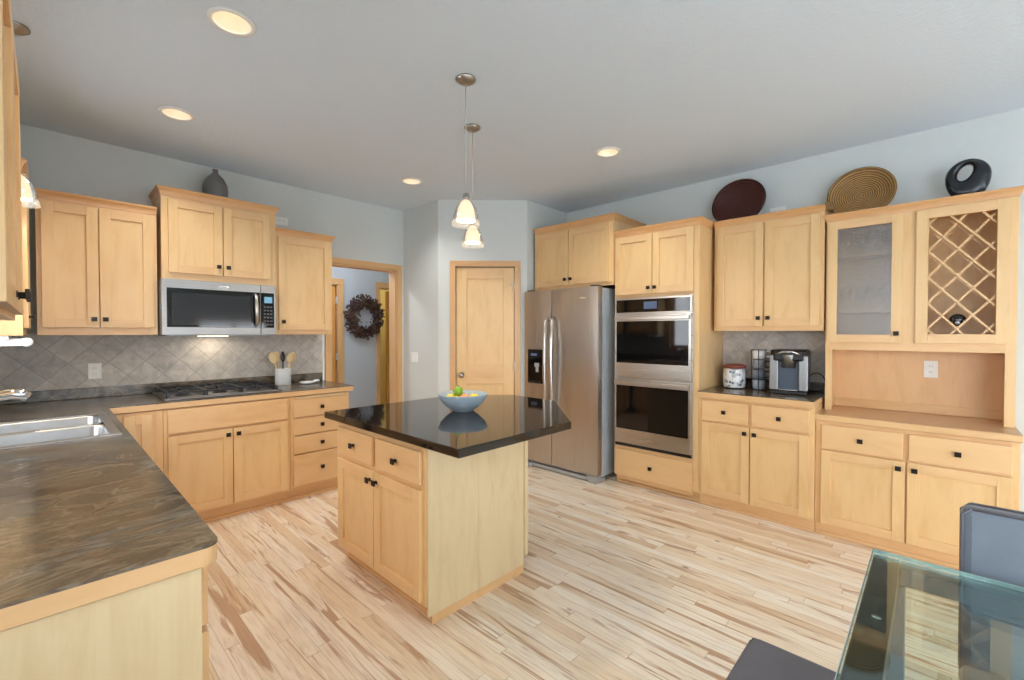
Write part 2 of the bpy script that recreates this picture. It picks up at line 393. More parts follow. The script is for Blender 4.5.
# windows
def window(name, a, b, z0, z1, axis, mull):
    r = sthing(name, (0, 0, 0)); f = G(); p = G()
    def bx(u0, u1, w0, w1, d0, d1, q):
        if axis == 'left': q.box(XL + d0, XL + d1, u0, u1, w0, w1)
        else: q.box(u0, u1, YR + d0, YR + d1, w0, w1)
    for k in (a - 0.06, b): bx(k, k + 0.06, z0 - 0.06, z1 + 0.06, 0.0, 0.02, f)
    for k in (z0 - 0.06, z1): bx(a, b, k, k + 0.06, 0.0, 0.02, f)
    n = mull
    for i in range(n + 1):
        u = a + (b - a - 0.05) * i / n; bx(u, u + 0.05, z0, z1, -0.08, -0.03, f)
    for k in (z0, z1 - 0.05): bx(a, b, k, k + 0.05, -0.08, -0.03, f)
    bx(a, b, z0, z1, -0.058, -0.054, p)
    f.build('window_frame', 'maple_dark', r); p.build('window_pane', 'glass', r)
window('window_1', -3.5, -0.9, 0.10, 2.3, 'left', 3)
window('window_5', -0.3, 0.85, 1.1, 1.93, 'left', 1)
window('window_2', 2.43, 3.37, 1.12, 2.08, 'left', 1)
window('window_3', -0.2, 1.7, 0.10, 2.1, 'rear', 2)
window('window_4', 2.4, 3.9, 0.32, 1.68, 'rear', 2)
g = G().box(-30, 30, -30, 30, -0.5, -0.4); struct(g, 'ground', 'ground')

# doorway casing
g = G().box(DX0 - 0.06, DX0, YA - 0.018, YA, 0, DZ, 0.004).box(DX1, DX1 + 0.062, YA - 0.018, YA, 0, DZ, 0.004)
g.box(DX0 - 0.02, DX0 + 0.016, YA, YA + 0.13, 0, DZ).box(DX1 - 0.016, DX1 + 0.02, YA, YA + 0.13, 0, DZ)
g.mat(1).box(DX0 - 0.06, DX1 + 0.062, YA - 0.018, YA, DZ, DZ + 0.06, 0.004).box(DX0, DX1, YA, YA + 0.13, DZ - 0.016, DZ + 0.02)
struct(g, 'trim_1', ['maple_dark', 'maple_dark_h'])
# pantry door
r = sthing('door_1', PD, R(-45))
dt = G(); SW = 0.115; z1 = 2.07
dt.box(0.004, SW, 0.012, 0.05, 0.01, z1, 0.002).box(PW - SW, PW - 0.004, 0.012, 0.05, 0.01, z1, 0.002)
dt.mat(1).box(SW, PW - SW, 0.012, 0.05, 1.955, z1, 0.002).box(SW, PW - SW, 0.012, 0.05, 0.845, 1.045, 0.002).box(SW, PW - SW, 0.012, 0.05, 0.01, 0.24, 0.002)
dt.mat(0).box(SW, PW - SW, 0.026, 0.04, 0.24, 0.845).box(SW, PW - SW, 0.026, 0.04, 1.045, 1.955)
ds = dt.build('door_panel', ['maple_v', 'maple_h'], r)
G().lathe([(0, 0), (0.03, 0), (0.03, 0.006), (0.012, 0.01), (0.012, 0.03), (0.026, 0.04), (0.028, 0.052), (0.02, 0.063), (0, 0.066)], mtx=Matrix.Translation((0.058, 0.012, 0.94)) @ Matrix.Rotation(R(90), 4, 'X')).build('door_knob', 'nickel', r)
for z in (1.87, 1.04, 0.25): G().box(PW - 0.012, PW + 0.004, -0.006, 0.014, z - 0.045, z + 0.045, 0.002).build('hinge', 'nickel', r)
G().box(PW - 0.05, PW - 0.006, 0.004, 0.01, 1.885, 1.897).tube([(PW - 0.045, 0.004, 1.89), (PW - 0.045, -0.03, 1.89)], 0.005).build('door_stop', 'nickel', r)
g = G().box(-0.058, 0, -0.018, 0, 0, 2.078, 0.004).box(PW, PW + 0.062, -0.018, 0, 0, 2.078, 0.004)
g.mat(1).box(-0.058, PW + 0.062, -0.018, 0, 2.078, 2.138, 0.004)
struct(g, 'trim_2', ['maple_dark', 'maple_dark_h'], loc=PD, rotz=R(-45))
# baseboards
g = G().box(PX - 0.012, PX, 3.78, YA, 0, 0.09, 0.003); struct(g, 'baseboard_pantry', 'maple_dark_h')
g = G().box(XB - 0.012, XB, YR, -0.40, 0, 0.09, 0.003); struct(g, 'baseboard_right', 'maple_dark_h')

# hallway beyond the doorway
HL0, HL1, HR0, HR1 = 2.28, 2.83, 3.465, 4.10
g = G().box(0.9, HL0, HY, HY + 0.1, 0, CEIL).box(HL1, HR0, HY, HY + 0.1, 0, CEIL).box(HR1, XB + 0.3, HY, HY + 0.1, 0, CEIL).box(HL0, HL1, HY, HY + 0.1, 2.06, CEIL).box(HR0, HR1, HY, HY + 0.1, 2.06, CEIL)
struct(g, 'wall_hall', 'hall_paint')
g = G().box(0.8, 0.9, YA + 0.12, 8, 0, CEIL); struct(g, 'wall_hall_end', 'hall_paint')
g = G().box(PX + 0.1, XB + 0.3, YA + 0.02, YA + 0.12, 0, CEIL); struct(g, 'wall_hall_near', 'hall_paint')
g = G().box(HR0 - 0.5, XB + 0.3, 7.4, 7.5, 0, CEIL).box(HR0 - 0.6, HR0 - 0.5, HY + 0.1, 7.5, 0, CEIL).box(XB + 0.2, XB + 0.3, YA + 0.12, 7.5, 0, CEIL).box(0.9, HR0 - 0.6, 7.4, 7.5, 0, CEIL); struct(g, 'wall_washroom', 'warm_paint')
def hall_casing(name, a, b):
    g = G().box(a - 0.06, a, HY - 0.018, HY, 0, 2.06, 0.003).box(b, b + 0.075, HY - 0.018, HY, 0, 2.06, 0.003)
    g.box(a - 0.01, a + 0.014, HY, HY + 0.11, 0, 2.06).box(b - 0.014, b + 0.01, HY, HY + 0.11, 0, 2.06)
    g.mat(1).box(a - 0.06, b + 0.075, HY - 0.018, HY, 2.06, 2.14, 0.003).box(a, b, HY, HY + 0.11, 2.046, 2.07); struct(g, name, ['maple_dark', 'maple_dark_h'])
hall_casing('trim_3', HL0, HL1); hall_casing('trim_4', HR0, HR1)
r = sthing('door_2', (HL0, HY, 0))
G().box(0.016, HL1 - HL0 - 0.03, 0.03, 0.07, 0.01, 2.04, 0.003).build('door_panel', 'orangewood', r)
for z in (1.84, 1.05, 0.25): G().box(HL1 - HL0 - 0.032, HL1 - HL0 - 0.012, 0.005, 0.032, z - 0.05, z + 0.05, 0.002).build('hinge', 'greymetal', r)
r = sthing('door_3', (HR0 + 0.20, HY + 0.13, 0), R(8))
G().box(0, 0.42, 0.0, 0.035, 0.01, 2.03, 0.003).build('door_panel', 'orangewood', r)
G().tube([(0.05, 0, 0.985), (0.05, -0.05, 0.985), (-0.02, -0.055, 0.985)], 0.011).build('door_lever', 'nickel', r)
light('washroom_lamp', 'POINT', (3.6, 6.9, 2.3), 9, (1, 0.85, 0.5), 0.08)
light('hall_fill', 'POINT', (2.0, 5.2, 2.6), 34, (0.95, 0.97, 1.0), 0.1)  # added unseen fill light that brightens the hallway, no fixture

# wreath on the hall wall
wr = thing('wreath', 'round wreath of dark red leaves and berries on the hallway wall', 'wreath', (3.19, HY - 0.05, 1.61))
def place(i, rad, tw, lean): return None
g = G()
for k in range(5):
    pts = []
    for i in range(41):
        a = 2 * PI * i / 40; rr = 0.225 + 0.02 * math.sin(5 * a + k * 1.3)
        pts.append((rr * math.cos(a), 0.015 * math.cos(4 * a + k), rr * math.sin(a)))
    g.tube(pts, 0.009, 6, cap=False)
g.build('vine_ring', plain('vine', (50, 34, 26), 0.8), wr)
lf = [G(), G()]
for i in range(760):
    a = random.uniform(0, 2 * PI); rr = random.gauss(0.225, 0.04) if i % 9 else random.uniform(0.27, 0.34)
    p = Vector((rr * math.cos(a), random.uniform(-0.06, 0.01), rr * math.sin(a)))
    L = random.uniform(0.024, 0.042); rot = Matrix.Rotation(random.uniform(0, 6.3), 3, 'Y') @ Matrix.Rotation(random.uniform(-0.9, 0.9), 3, 'X')
    q = lf[i % 2]
    vs = [q.bm.verts.new(p + rot @ Vector(c)) for c in ((0, 0, -L), (L * .5, .004, -L * .1), (L * .3, 0, L * .6), (0, -.003, L), (-L * .3, 0, L * .6), (-L * .5, .004, -L * .1))]
    q.bm.faces.new(vs[:4]); q.bm.faces.new((vs[0], vs[3], vs[4], vs[5]))
lf[0].build('leaves', plain('dark_red_leaf', (58, 28, 32), 0.6, var=0.35), wr); lf[1].build('leaves', plain('olive_leaf', (84, 62, 42), 0.6, var=0.35), wr)
g = G()
for i in range(70):
    a = random.uniform(0, 2 * PI); rr = random.gauss(0.24, 0.06); g.ball((rr * math.cos(a), random.uniform(-0.07, -0.02), rr * math.sin(a)), 0.011, seg=8)
g.build('berries', plain('dark_berry', (60, 20, 26), 0.35), wr)['kind'] = 'stuff'

wr.scale = (0.93, 1, 0.95)
# ------------------------------------------------------------------ cabinet kit (local x = width, y = depth from the face, z = up)
def knob_mesh():
    g = G().box(-0.0145, 0.0145, -0.025, -0.016, -0.0145, 0.0145, 0.002).tube([(0, 0, 0), (0, -0.018, 0)], 0.006, 8).box(-0.009, 0.009, -0.003, 0, -0.009, 0.009)
    o = g.build('knob', 'bronze'); me = o.data; bpy.data.objects.remove(o); return me
KNOB = knob_mesh()
def add_knob(parent, x, z, y=-0.02):
    o = bpy.data.objects.new('knob', KNOB); C.objects.link(o); o.location = (x, y, z); o.parent = parent; return o
def shaker(g, x0, x1, z0, z1, fw=0.058, T=0.02, panel=True, y=0.0):
    g.mat(0).box(x0, x0 + fw, y - T, y, z0, z1, 0.0015).box(x1 - fw, x1, y - T, y, z0, z1, 0.0015)
    g.mat(1).box(x0 + fw, x1 - fw, y - T, y, z0, z0 + fw, 0.0015).box(x0 + fw, x1 - fw, y - T, y, z1 - fw, z1, 0.0015)
    if panel: g.mat(2).box(x0 + fw - 0.003, x1 - fw + 0.003, y - T + 0.012, y - 0.001, z0 + fw - 0.003, z1 - fw + 0.003)
    g.mat(0); return g
def add_door(root, x0, x1, z0, z1, kx=None, kz=None, fw=0.058):
    d = shaker(G(), x0, x1, z0, z1, fw).build('door', ['maple_v', 'maple_h', 'maple_v'], root)
    if kx is not None: add_knob(d, kx, kz)
    return d
def add_drawer(root, x0, x1, z0, z1, knobs=1, name='drawer'):
    d = G().box(x0, x1, -0.02, -0.0005, z0, z1, 0.004).build(name, ['maple_h'], root)
    if knobs: add_knob(d, (x0 + x1) / 2, (z0 + z1) / 2)
    return d
def crown(root, w, d, z, h=0.05, out=0.024, left=True, right=True):
    prof = [(0.0, 0.0), (0.004, 0.0), (0.006, h * .25), (out * .45, h * .5), (out * .9, h * .75), (out, h * .82), (out, h), (0.0, h)]
    bm = G(); rings = []
    for o, zz in prof:
        l = -o if left else 0; r = w + o if right else w
        rings.append([bm.bm.verts.new(p) for p in ((l, d, z + zz), (l, -o, z + zz), (r, -o, z + zz), (r, d, z + zz))])
    for a, b in zip(rings, rings[1:]):
        for i in range(3): bm.bm.faces.new((a[i], a[i + 1], b[i + 1], b[i]))
    return bm.build('crown_molding', ['maple_crown'], root)
def wall_cab(label, loc, rotz, w, d, h, doors, crown_h=0.055, group='wall cabinets', cl=True, cr=True, ztop=None):
    r = thing('wall_cabinet', label, 'cabinet', loc, rotz, group)
    g = G()
    g.box(0, 0.018, 0.018, d, 0, h).box(w - 0.018, w, 0.018, d, 0, h).box(0.018, w - 0.018, 0.018, d, 0.025, 0.043).box(0.018, w - 0.018, 0.018, d, h - 0.018, h).box(0.018, w - 0.018, d - 0.008, d, 0.043, h - 0.018)
    s = doors[0][0] + 0.02; s2 = w - doors[-1][1] + 0.02; zl = doors[0][2] + 0.02; zh = doors[0][3] - 0.02
    g.box(0, s, 0, 0.018, 0, h, 0.001).box(w - s2, w, 0, 0.018, 0, h, 0.001).mat(1).box(s, w - s2, 0, 0.018, 0, zl).box(s, w - s2, 0, 0.018, zh, h)
    if len(doors) > 1:
        m = (doors[0][1] + doors[1][0]) / 2; g.mat(0).box(m - 0.02, m + 0.02, 0, 0.018, zl, zh)
    g.build('carcass', ['maple_v', 'maple_h'], r)
    for q in doors: add_door(r, *q)
    if crown_h: crown(r, w, d, h, crown_h, left=cl, right=cr)
    return r
def base_cab(label, loc, rotz, w, d, h, toe=0.1, rec=0.06, fronts=(), group='base cabinets', name='base_cabinet', shoe=True):
    r = thing(name, label, 'cabinet', loc, rotz, group)
    g = G().box(0, w, 0.018, d, toe, h).mat(0).box(0, 0.035, 0, 0.018, toe, h, 0.001).box(w - 0.035, w, 0, 0.018, toe, h, 0.001).mat(1).box(0.035, w - 0.035, 0, 0.018, toe, h)
    g.build('carcass', ['maple_v', 'maple_h'], r)
    g = G().box(0.0, w, rec, d, 0, toe)
    if shoe: g.box(0, w, rec - 0.014, rec, 0, 0.022, 0.004)
    g.build('toe_kick', ['maple_h'], r)
    for f in fronts:
        k = f[0]
        if k == 'door': add_door(r, *f[1:])
        elif k == 'drawer': add_drawer(r, *f[1:])
        elif k == 'false': add_drawer(r, *f[1:5], knobs=0, name='false_front')
    return r

# ---- wall with the cooktop
UY = 4.10
wall_cab('tall two-door maple wall cabinet left of the microwave', (-0.035, UY, 1.37), 0, 0.60, YA - UY - 0.001, 0.865,
         [(0.022, 0.287, 0.05, 0.85, 0.262, 0.105), (0.293, 0.578, 0.05, 0.85, 0.318, 0.105)], 0.055, cl=False, cr=False)
wall_cab('raised two-door maple cabinet directly above the microwave', (0.588, UY - 0.02, 1.782), 0, 0.775, YA - UY + 0.019, 0.603,
         [(0.04, 0.380, 0.048, 0.585, 0.352, 0.115), (0.388, 0.728, 0.048, 0.585, 0.416, 0.115)], 0.065)
wall_cab('single-door maple wall cabinet between the microwave and the doorway', (1.366, UY, 1.37), 0, 0.492, YA - UY - 0.001, 0.86,
         [(0.02, 0.470, 0.04, 0.845, 0.052, 0.11)], 0.055, cl=False)
FY = 3.79; BD = YA - FY - 0.001
base_cab('narrow maple corner base cabinet below the counter beside the cooktop cabinet', (0.30, FY, 0), 0, 0.243, BD, 0.861,
         fronts=[('door', 0.04, 0.185, 0.115, 0.84)])
base_cab('two-door maple base cabinet with false front under the cooktop', (0.545, FY, 0), 0, 0.817, BD, 0.861,
         fronts=[('false', 0.022, 0.795, 0.69, 0.855), ('door', 0.022, 0.405, 0.115, 0.675, 0.375, 0.635), ('door', 0.412, 0.795, 0.115, 0.675, 0.442, 0.635)])
r = base_cab('four-drawer maple base cabinet at the doorway end of the counter', (1.364, FY, 0), 0, 0.50, BD, 0.861,
         fronts=[('drawer', 0.02, 0.475, 0.69, 0.835), ('drawer', 0.02, 0.475, 0.545, 0.68), ('drawer', 0.02, 0.475, 0.39, 0.535), ('drawer', 0.02, 0.475, 0.125, 0.38)])
G().box(0.05, 0.45, -0.012, 0.02, 0.842, 0.856, 0.002).build('pull_out_board', 'maple_pale', r)

# ---- L-shaped worktop with the sink opening
ct = thing('countertop', 'dark slate-look laminate counter with maple edge, running past the sink and cooktop', 'countertop', (0, 0, 0.862))
CF, CE, CX = 3.77, 1.165, 0.27
SX0, SX1, SY0, SY1 = -0.31, 0.225, 2.73, 3.50
z0, z1 = 0.006, 0.052
CR = [(0.268 - 0.03 + 0.03 * math.cos(R(q)), CE + 0.03 + 0.03 * math.sin(R(q))) for q in range(-90, 1, 15)]
g = G(); zm = z1 - 0.007
def slab(q, za, zb_, e):
    q.box(XL + 0.001, SX0, CE + e, YA - 0.001, za, zb_).box(SX0, SX1, CE + e, SY0, za, zb_).box(SX0, SX1, SY1, YA - 0.001, za, zb_)
    q.prism([(SX1, CE + e)] + [(x - e, y + e * 0.5) for x, y in CR] + [(0.268 - e, CF + e), (1.898 - e, CF + e), (1.898 - e, YA - 0.001), (SX1, YA - 0.001)], za, zb_)
slab(g, zm, z1, 0.0); g.build('worktop', 'laminate', ct)
e = G(); slab(e, z0, zm - 0.0003, 0.0015); e.build('edge_trim', ['maple_edge'], ct)
b = G().box(XL + 0.021, 1.895, YA - 0.021, YA - 0.001, z1, z1 + 0.075, 0.003).box(XL + 0.001, XL + 0.021, 1.20, YA - 0.001, z1, z1 + 0.075, 0.003)
b.build('backsplash_lip', 'laminate', ct)
tag(G().box(XL + 0.012, 1.90, YA - 0.011, YA - 0.001, 0.99, 1.3945).mat(1).box(1.90, 1.915, YA - 0.016, YA - 0.001, 0.914, 1.3945).build('tile_backsplash', ['tile_xz', 'white']),
    'grey diamond-laid stone tile backsplash behind the cooktop', 'backsplash')
tag(G().box(XL + 0.001, XL + 0.011, 1.20, YA - 0.012, 0.99, 1.05).build('tile_backsplash', 'tile_yz'), 'low strip of grey tile below the sink window', 'backsplash')

# ---- sink run (left wall): cabinets seen end-on
LX = 0.235; LD = LX - XL - 0.001
lf_ = [('drawer', 0.02, 0.86, 0.705, 0.85), ('door', 0.02, 0.435, 0.115, 0.69, 0.40, 0.65), ('door', 0.445, 0.86, 0.115, 0.69, 0.48, 0.65)]
r = base_cab('maple base cabinet with pale end panel at the near end of the counter', (LX, 1.20, 0), R(90), 0.88, LD, 0.861, fronts=lf_)
G().box(-0.019, -0.001, 0, LD, 0.0, 0.861, 0.002).build('end_panel', 'maple_pale', r)
base_cab('maple sink base cabinet hidden below the stainless sink', (LX, 2.085, 0), R(90), 1.67, LD, 0.6,
         fronts=[('door', 0.35, 0.75, 0.115, 0.55, 0.71, 0.5), ('door', 0.76, 1.16, 0.115, 0.55, 0.80, 0.5)])
wall_cab('maple wall cabinet on the left wall nearest the viewer', (-0.073, 1.36, 1.428), R(90), 1.0, -0.073 - XL - 0.001, 0.86,
         [(0.006, 0.499, 0.02, 0.83, 0.445, 0.062), (0.506, 0.994, 0.02, 0.83, 0.57, 0.062)], 0)
wall_cab('maple corner wall cabinet beyond the sink window, seen edge-on', (-0.080, 3.46, 1.37), R(90), 0.595, -0.080 - XL - 0.001, 0.865,
         [(0.02, 0.50, 0.04, 0.85, 0.06, 0.1)], 0.055, cr=False)
# paper towel holder under the near left cabinet
t = thing('paper_towel_holder', 'white plastic paper towel holder under the corner cabinet by the sink window', 'towel holder', (-0.23, 3.49, 1.3695))
G().box(-0.14, 0.10, -0.02, 0.16, -0.022, 0.0, 0.004).build('mount_plate', 'white', t)
for y in (0.0, 0.14):
    G().box(-0.14, 0.165, y - 0.006, y + 0.006, -0.055, -0.015, 0.004).lathe([(0, -0.01), (0.02, -0.01), (0.024, -0.006), (0.024, 0.006), (0.02, 0.01), (0.009, 0.011), (0, 0.011)], mtx=Matrix.Translation((0.16, y, -0.035)) @ Matrix.Rotation(R(90), 4, 'X')).build('arm', 'white', t)

# sink
s = thing('kitchen_sink', 'double-bowl stainless steel sink set into the dark counter', 'sink', ((SX0 + SX1) / 2, (SY0 + SY1) / 2, 0.914))
hx, hy = (SX1 - SX0) / 2, (SY1 - SY0) / 2
g = G(); o = 0.014
g.box(-hx - o, hx + o, -hy - o, -hy + 0.022, 0.0002, 0.006, 0.002).box(-hx - o, hx + o, hy - 0.022, hy + o, 0.0002, 0.006, 0.002).box(-hx - o, -hx + 0.075, -hy + 0.022, hy - 0.022, 0.0002, 0.006, 0.002).box(hx - 0.022, hx + o, -hy + 0.022, hy - 0.022, 0.0002, 0.006, 0.002)
g.build('rim', 'sinksteel', s)
def bowl_part(y0, y1):
    g = G(); x0, x1 = -hx + 0.072, hx - 0.02; T = 0.0; Bz = -0.19
    def ring(inset, z, rad):
        pts = []
        for cx, cy, a0 in ((x1 - inset - rad, y1 - inset - rad, 0), (x0 + inset + rad, y1 - inset - rad, 90), (x0 + inset + rad, y0 + inset + rad, 180), (x1 - inset - rad, y0 + inset + rad, 270)):
            for k in range(6): a = R(a0 + 18 * k); pts.append(g.bm.verts.new((cx + rad * math.cos(a), cy + rad * math.sin(a), z)))
        return pts
    rs = [ring(0, 0.004, 0.05), ring(0.006, -0.01, 0.05), ring(0.014, Bz + 0.03, 0.05), ring(0.026, Bz + 0.006, 0.05), ring(0.05, Bz, 0.045)]
    for a, b in zip(rs, rs[1:]):
        for i in range(len(a)): f = g.bm.faces.new((a[i], a[(i + 1) % len(a)], b[(i + 1) % len(a)], b[i])); f.smooth = True
    g.bm.faces.new(rs[-1])
    o = g.build('bowl', 'sinksteel', s); md = o.modifiers.new('thickness', 'SOLIDIFY'); md.thickness = 0.0015; md.offset = 1
    G().lathe([(0, 0.001), (0.04, 0.001), (0.045, 0.004), (0.03, 0.0045), (0, 0.002)], ((x0 + x1) / 2, (y0 + y1) / 2, Bz)).build('drain', 'chrome', o)
bowl_part(-hy + 0.02, -0.008); bowl_part(0.008, hy - 0.02)
# faucet
f = thing('faucet', 'chrome single-lever faucet behind the sink', 'faucet', (-0.278, 3.10, 0.9202))
G().lathe([(0, 0), (0.03, 0), (0.03, 0.012), (0.024, 0.02), (0.023, 0.13), (0.02, 0.15), (0, 0.152)]).build('body', 'chrome', f)
G().tube([(0.0, 0, 0.10), (0.05, 0, 0.145), (0.10, 0, 0.168), (0.16, 0, 0.18), (0.20, 0, 0.176), (0.22, 0, 0.16)], [0.02, 0.022, 0.022, 0.024, 0.026, 0.022], 14).build('spout', 'chrome', f)
G().tube([(0, 0, 0.15), (0.01, 0, 0.175), (0.05, 0, 0.22)], [0.018, 0.014, 0.008], 12).build('lever', 'chrome', f)

# ---- cooktop
c = thing('gas_cooktop', 'stainless gas cooktop with black cast-iron grates on the counter', 'cooktop', (0.94, 4.09, 0.9142))
w, d = 0.76, 0.53
G().box(-w / 2, w / 2, -d / 2, d / 2, 0, 0.012, 0.005).box(-w / 2 + .02, w / 2 - .02, -d / 2 + .02, d / 2 - .02, 0.012, 0.015, 0.002).build('tray', 'steel', c)
for gx in (-0.25, -0.02, 0.21):
    q = G(); a, b2 = gx - 0.108, gx + 0.108; zt = 0.054
    for x in (a, b2): q.box(x - .006, x + .006, -0.235, 0.235, zt - .014, zt, 0.002)
    for y in (-0.229, 0.0, 0.229): q.box(a, b2, y - .006, y + .006, zt - .014, zt, 0.002)
    for y in (-0.115, 0.115):
        q.box(a, gx - 0.03, y - .005, y + .005, zt - .01, zt + .003, 0.002).box(gx + 0.03, b2, y - .005, y + .005, zt - .01, zt + .003, 0.002)
        q.box(gx - .005, gx + .005, y - 0.11, y - 0.03, zt - .01, zt + .003, 0.002).box(gx - .005, gx + .005, y + 0.03, y + 0.11, zt - .01, zt + .003, 0.002)
    for x in (a, b2):
        for y in (-0.225, 0.225): q.box(x - .007, x + .007, y - .007, y + .007, 0.013, zt, 0.001)
    q.build('grate', 'iron', c)
    for y in (-0.115, 0.115): G().lathe([(0, 0.013), (0.05, 0.013), (0.05, 0.02), (0.038, 0.022), (0.036, 0.032), (0, 0.034)], (gx, y, 0), 20).build('burner', 'iron', c)
for i in range(5): G().lathe([(0, 0), (0.019, 0), (0.018, 0.014), (0.015, 0.028), (0, 0.03)], (0.35, -0.19 + 0.085 * i, 0.0145), 16).box(0.347, 0.353, -0.19 + 0.085 * i - .016, -0.19 + 0.085 * i + .016, 0.04, 0.048, 0.001).build('control_knob', 'black', c)

# ---- microwave
m = thing('microwave', 'stainless over-the-range microwave with black window above the cooktop', 'microwave', (0.578, 4.03, 1.368))
W, H_ = 0.762, 0.409
G().box(0, W, 0.02, 0.386, 0, H_, 0.003).box(0.03, W - 0.03, 0.05, 0.36, -0.008, 0.0).build('body', 'greymetal', m)
G().box(0, 0.645, -0.012, 0.019, 0.0, H_, 0.003).build('door', ['steel'], m)
dd = G().box(0.028, 0.64, -0.0145, -0.011, 0.058, 0.345, 0.002); dd.build('door_window', 'blackglass', m)
G().box(0.06, 0.575, -0.0165, -0.0146, 0.075, 0.31, 0.001).build('inner_screen', plain('mesh_screen', (34, 36, 40), 0.08), m)
G().box(0.648, W, -0.012, 0.019, 0.0, H_, 0.003).build('control_panel', 'steel', m)
p = G().box(0.648, W - 0.015, -0.0145, -0.011, 0.058, 0.345, 0.002).build('keypad', 'blackglass', m)
G().box(0.672, 0.732, -0.0155, -0.0146, 0.262, 0.312).build('display', 'lcd', p)
k = G()
for i in range(3):
    for j in range(6): k.box(0.668 + i * 0.024, 0.684 + i * 0.024, -0.0155, -0.0146, 0.078 + j * 0.029, 0.09 + j * 0.029)
k.build('key_marks', plain('key_grey', (96, 98, 104), 0.4), p)
G().tube([(0.608, -0.012, 0.075), (0.608, -0.042, 0.09), (0.606, -0.05, 0.2), (0.604, -0.042, 0.315), (0.604, -0.012, 0.33)], [0.012, 0.013, 0.015, 0.013, 0.012], 12).build('handle', 'steel_v', m)
G().box(0.35, 0.42, -0.0135, -0.0115, 0.368, 0.38, 0.001).build('badge', 'chrome', m)
G().box(0.27, 0.47, 0.22, 0.30, -0.012, -0.008).build('cooktop_lamp_cover', 'lens', m)
light('cooktop_light', 'AREA', (0.37, 0.20, -0.02), 0.6, (1, 0.84, 0.62), 0.3, m)

# ---- counter-top small things
ck = thing('utensil_crock', 'white ceramic crock holding wooden spoons beside the cooktop', 'crock', (1.475, 4.26, 0.9142))
G().lathe([(0, 0), (0.062, 0), (0.066, 0.004), (0.066, 0.145), (0.068, 0.15), (0.062, 0.15), (0.06, 0.146), (0.06, 0.012), (0, 0.012)], seg=36).build('pot', 'ceramic', ck)
def spoon(dx, dy, lean, rz, kind, label, mt='spoon', head=(0.036, 0.052)):
    t = thing('wooden_spoon' if mt == 'spoon' else 'spatula', label, 'utensil', (1.475 + dx, 4.26 + dy, 0.928), 0, 'utensils in the crock')
    v = Vector((math.sin(lean) * math.cos(rz), math.sin(lean) * math.sin(rz), math.cos(lean)))
    L = 0.20
    G().tube([(0, 0, 0), v * L], 0.006, 8).build('handle', mt, t)
    p = v * (L + head[1] * 0.8); q = Vector((0, 0, 1)).rotation_difference(v).to_matrix()
    G().ball(p, 1.0, head[0], 0.008, head[1], 18, q).build('spoon_head', mt, t)
spoon(-0.015, 0.0, R(16), R(180), 0, 'pale wooden spoon leaning towards the microwave side of the crock')
spoon(-0.005, 0.02, R(9), R(170), 0, 'pale wooden spoon upright at the back of the crock')
spoon(0.015, 0.0, R(16), R(0), 0, 'pale wooden spoon leaning towards the doorway side of the crock')
spoon(0.018, -0.028, R(8), R(-20), 0, 'pale wooden spoon in front of the leaning one in the crock', head=(0.03, 0.04))
spoon(0.0, -0.01, R(3), R(90), 1, 'black spatula standing in the middle of the crock', 'black', (0.018, 0.05))
sr = G().lathe([(0, 0), (0.04, 0), (0.06, 0.008), (0.066, 0.02), (0.062, 0.02), (0.056, 0.011), (0, 0.005)], seg=24).tube([(0.055, 0, 0.016), (0.085, 0, 0.022), (0.11, 0, 0.022)], [0.014, 0.012, 0.01], 8)
tag(sr.build('spoon_rest', 'ceramic', loc=(1.665, 4.20, 0.9142)), 'small white ceramic spoon rest on the counter near the crock', 'spoon rest')

def outlet(name, loc, rotz, label, horiz=False, kind='outlet', group=None):
    t = thing(name, label, 'outlet' if kind == 'outlet' else 'switch', loc, rotz, group)
    w, h = (0.115, 0.072) if horiz else (0.072, 0.115)
    if kind == 'switch': w = 0.125
    G().box(-w / 2, w / 2, -0.006, 0, -h / 2, h / 2, 0.002).build('cover_plate', 'white', t)
    if kind == 'outlet':
        for s_ in (-0.02, 0.02):
            x, z = (s_, 0) if horiz else (0, s_)
            o = G().box(x - 0.014, x + 0.014, -0.008, -0.0055, z - 0.014, z + 0.014, 0.003).build('socket', 'white', t)
            G().box(x - 0.007, x - 0.005, -0.0085, -0.0075, z - 0.003, z + 0.006).box(x + 0.005, x + 0.007, -0.0085, -0.0075, z - 0.003, z + 0.006).build('slot', 'black', o)
    else:
        for x in (-0.025, 0.025): G().box(x - 0.014, x + 0.014, -0.009, -0.0055, -0.03, 0.03, 0.002).build('rocker', 'white', t)
outlet('wall_outlet', (0.245, YA - 0.0115, 1.107), 0, 'white outlet on the tile backsplash left of the cooktop')
outlet('wall_outlet', (1.53, YA - 0.0005, 2.425), 0, 'white horizontal outlet above the wall cabinet near the doorway', True)
outlet('wall_outlet', (XB - 0.0005, 0.955, 2.385), R(-90), 'white horizontal outlet on the wall between the two round baskets', True)
outlet('light_switch', (PX - 0.0005, 4.21, 1.11), R(-90), 'white double light switch on the pantry side wall', False, 'switch')

v = G().lathe([(0, 0), (0.055, 0), (0.075, 0.03), (0.092, 0.10), (0.097, 0.165), (0.09, 0.215), (0.066, 0.262), (0.036, 0.292), (0.021, 0.31), (0.02, 0.328), (0.025, 0.336), (0.016, 0.336), (0.013, 0.30), (0, 0.29)], seg=40, mtx=Matrix.Diagonal((0.92, 0.92, 0.975, 1)))
tag(v.build('vase', 'vase', loc=(0.972, 4.27, 2.3855)), 'dark grey teardrop vase on the cabinet above the microwave', 'vase')

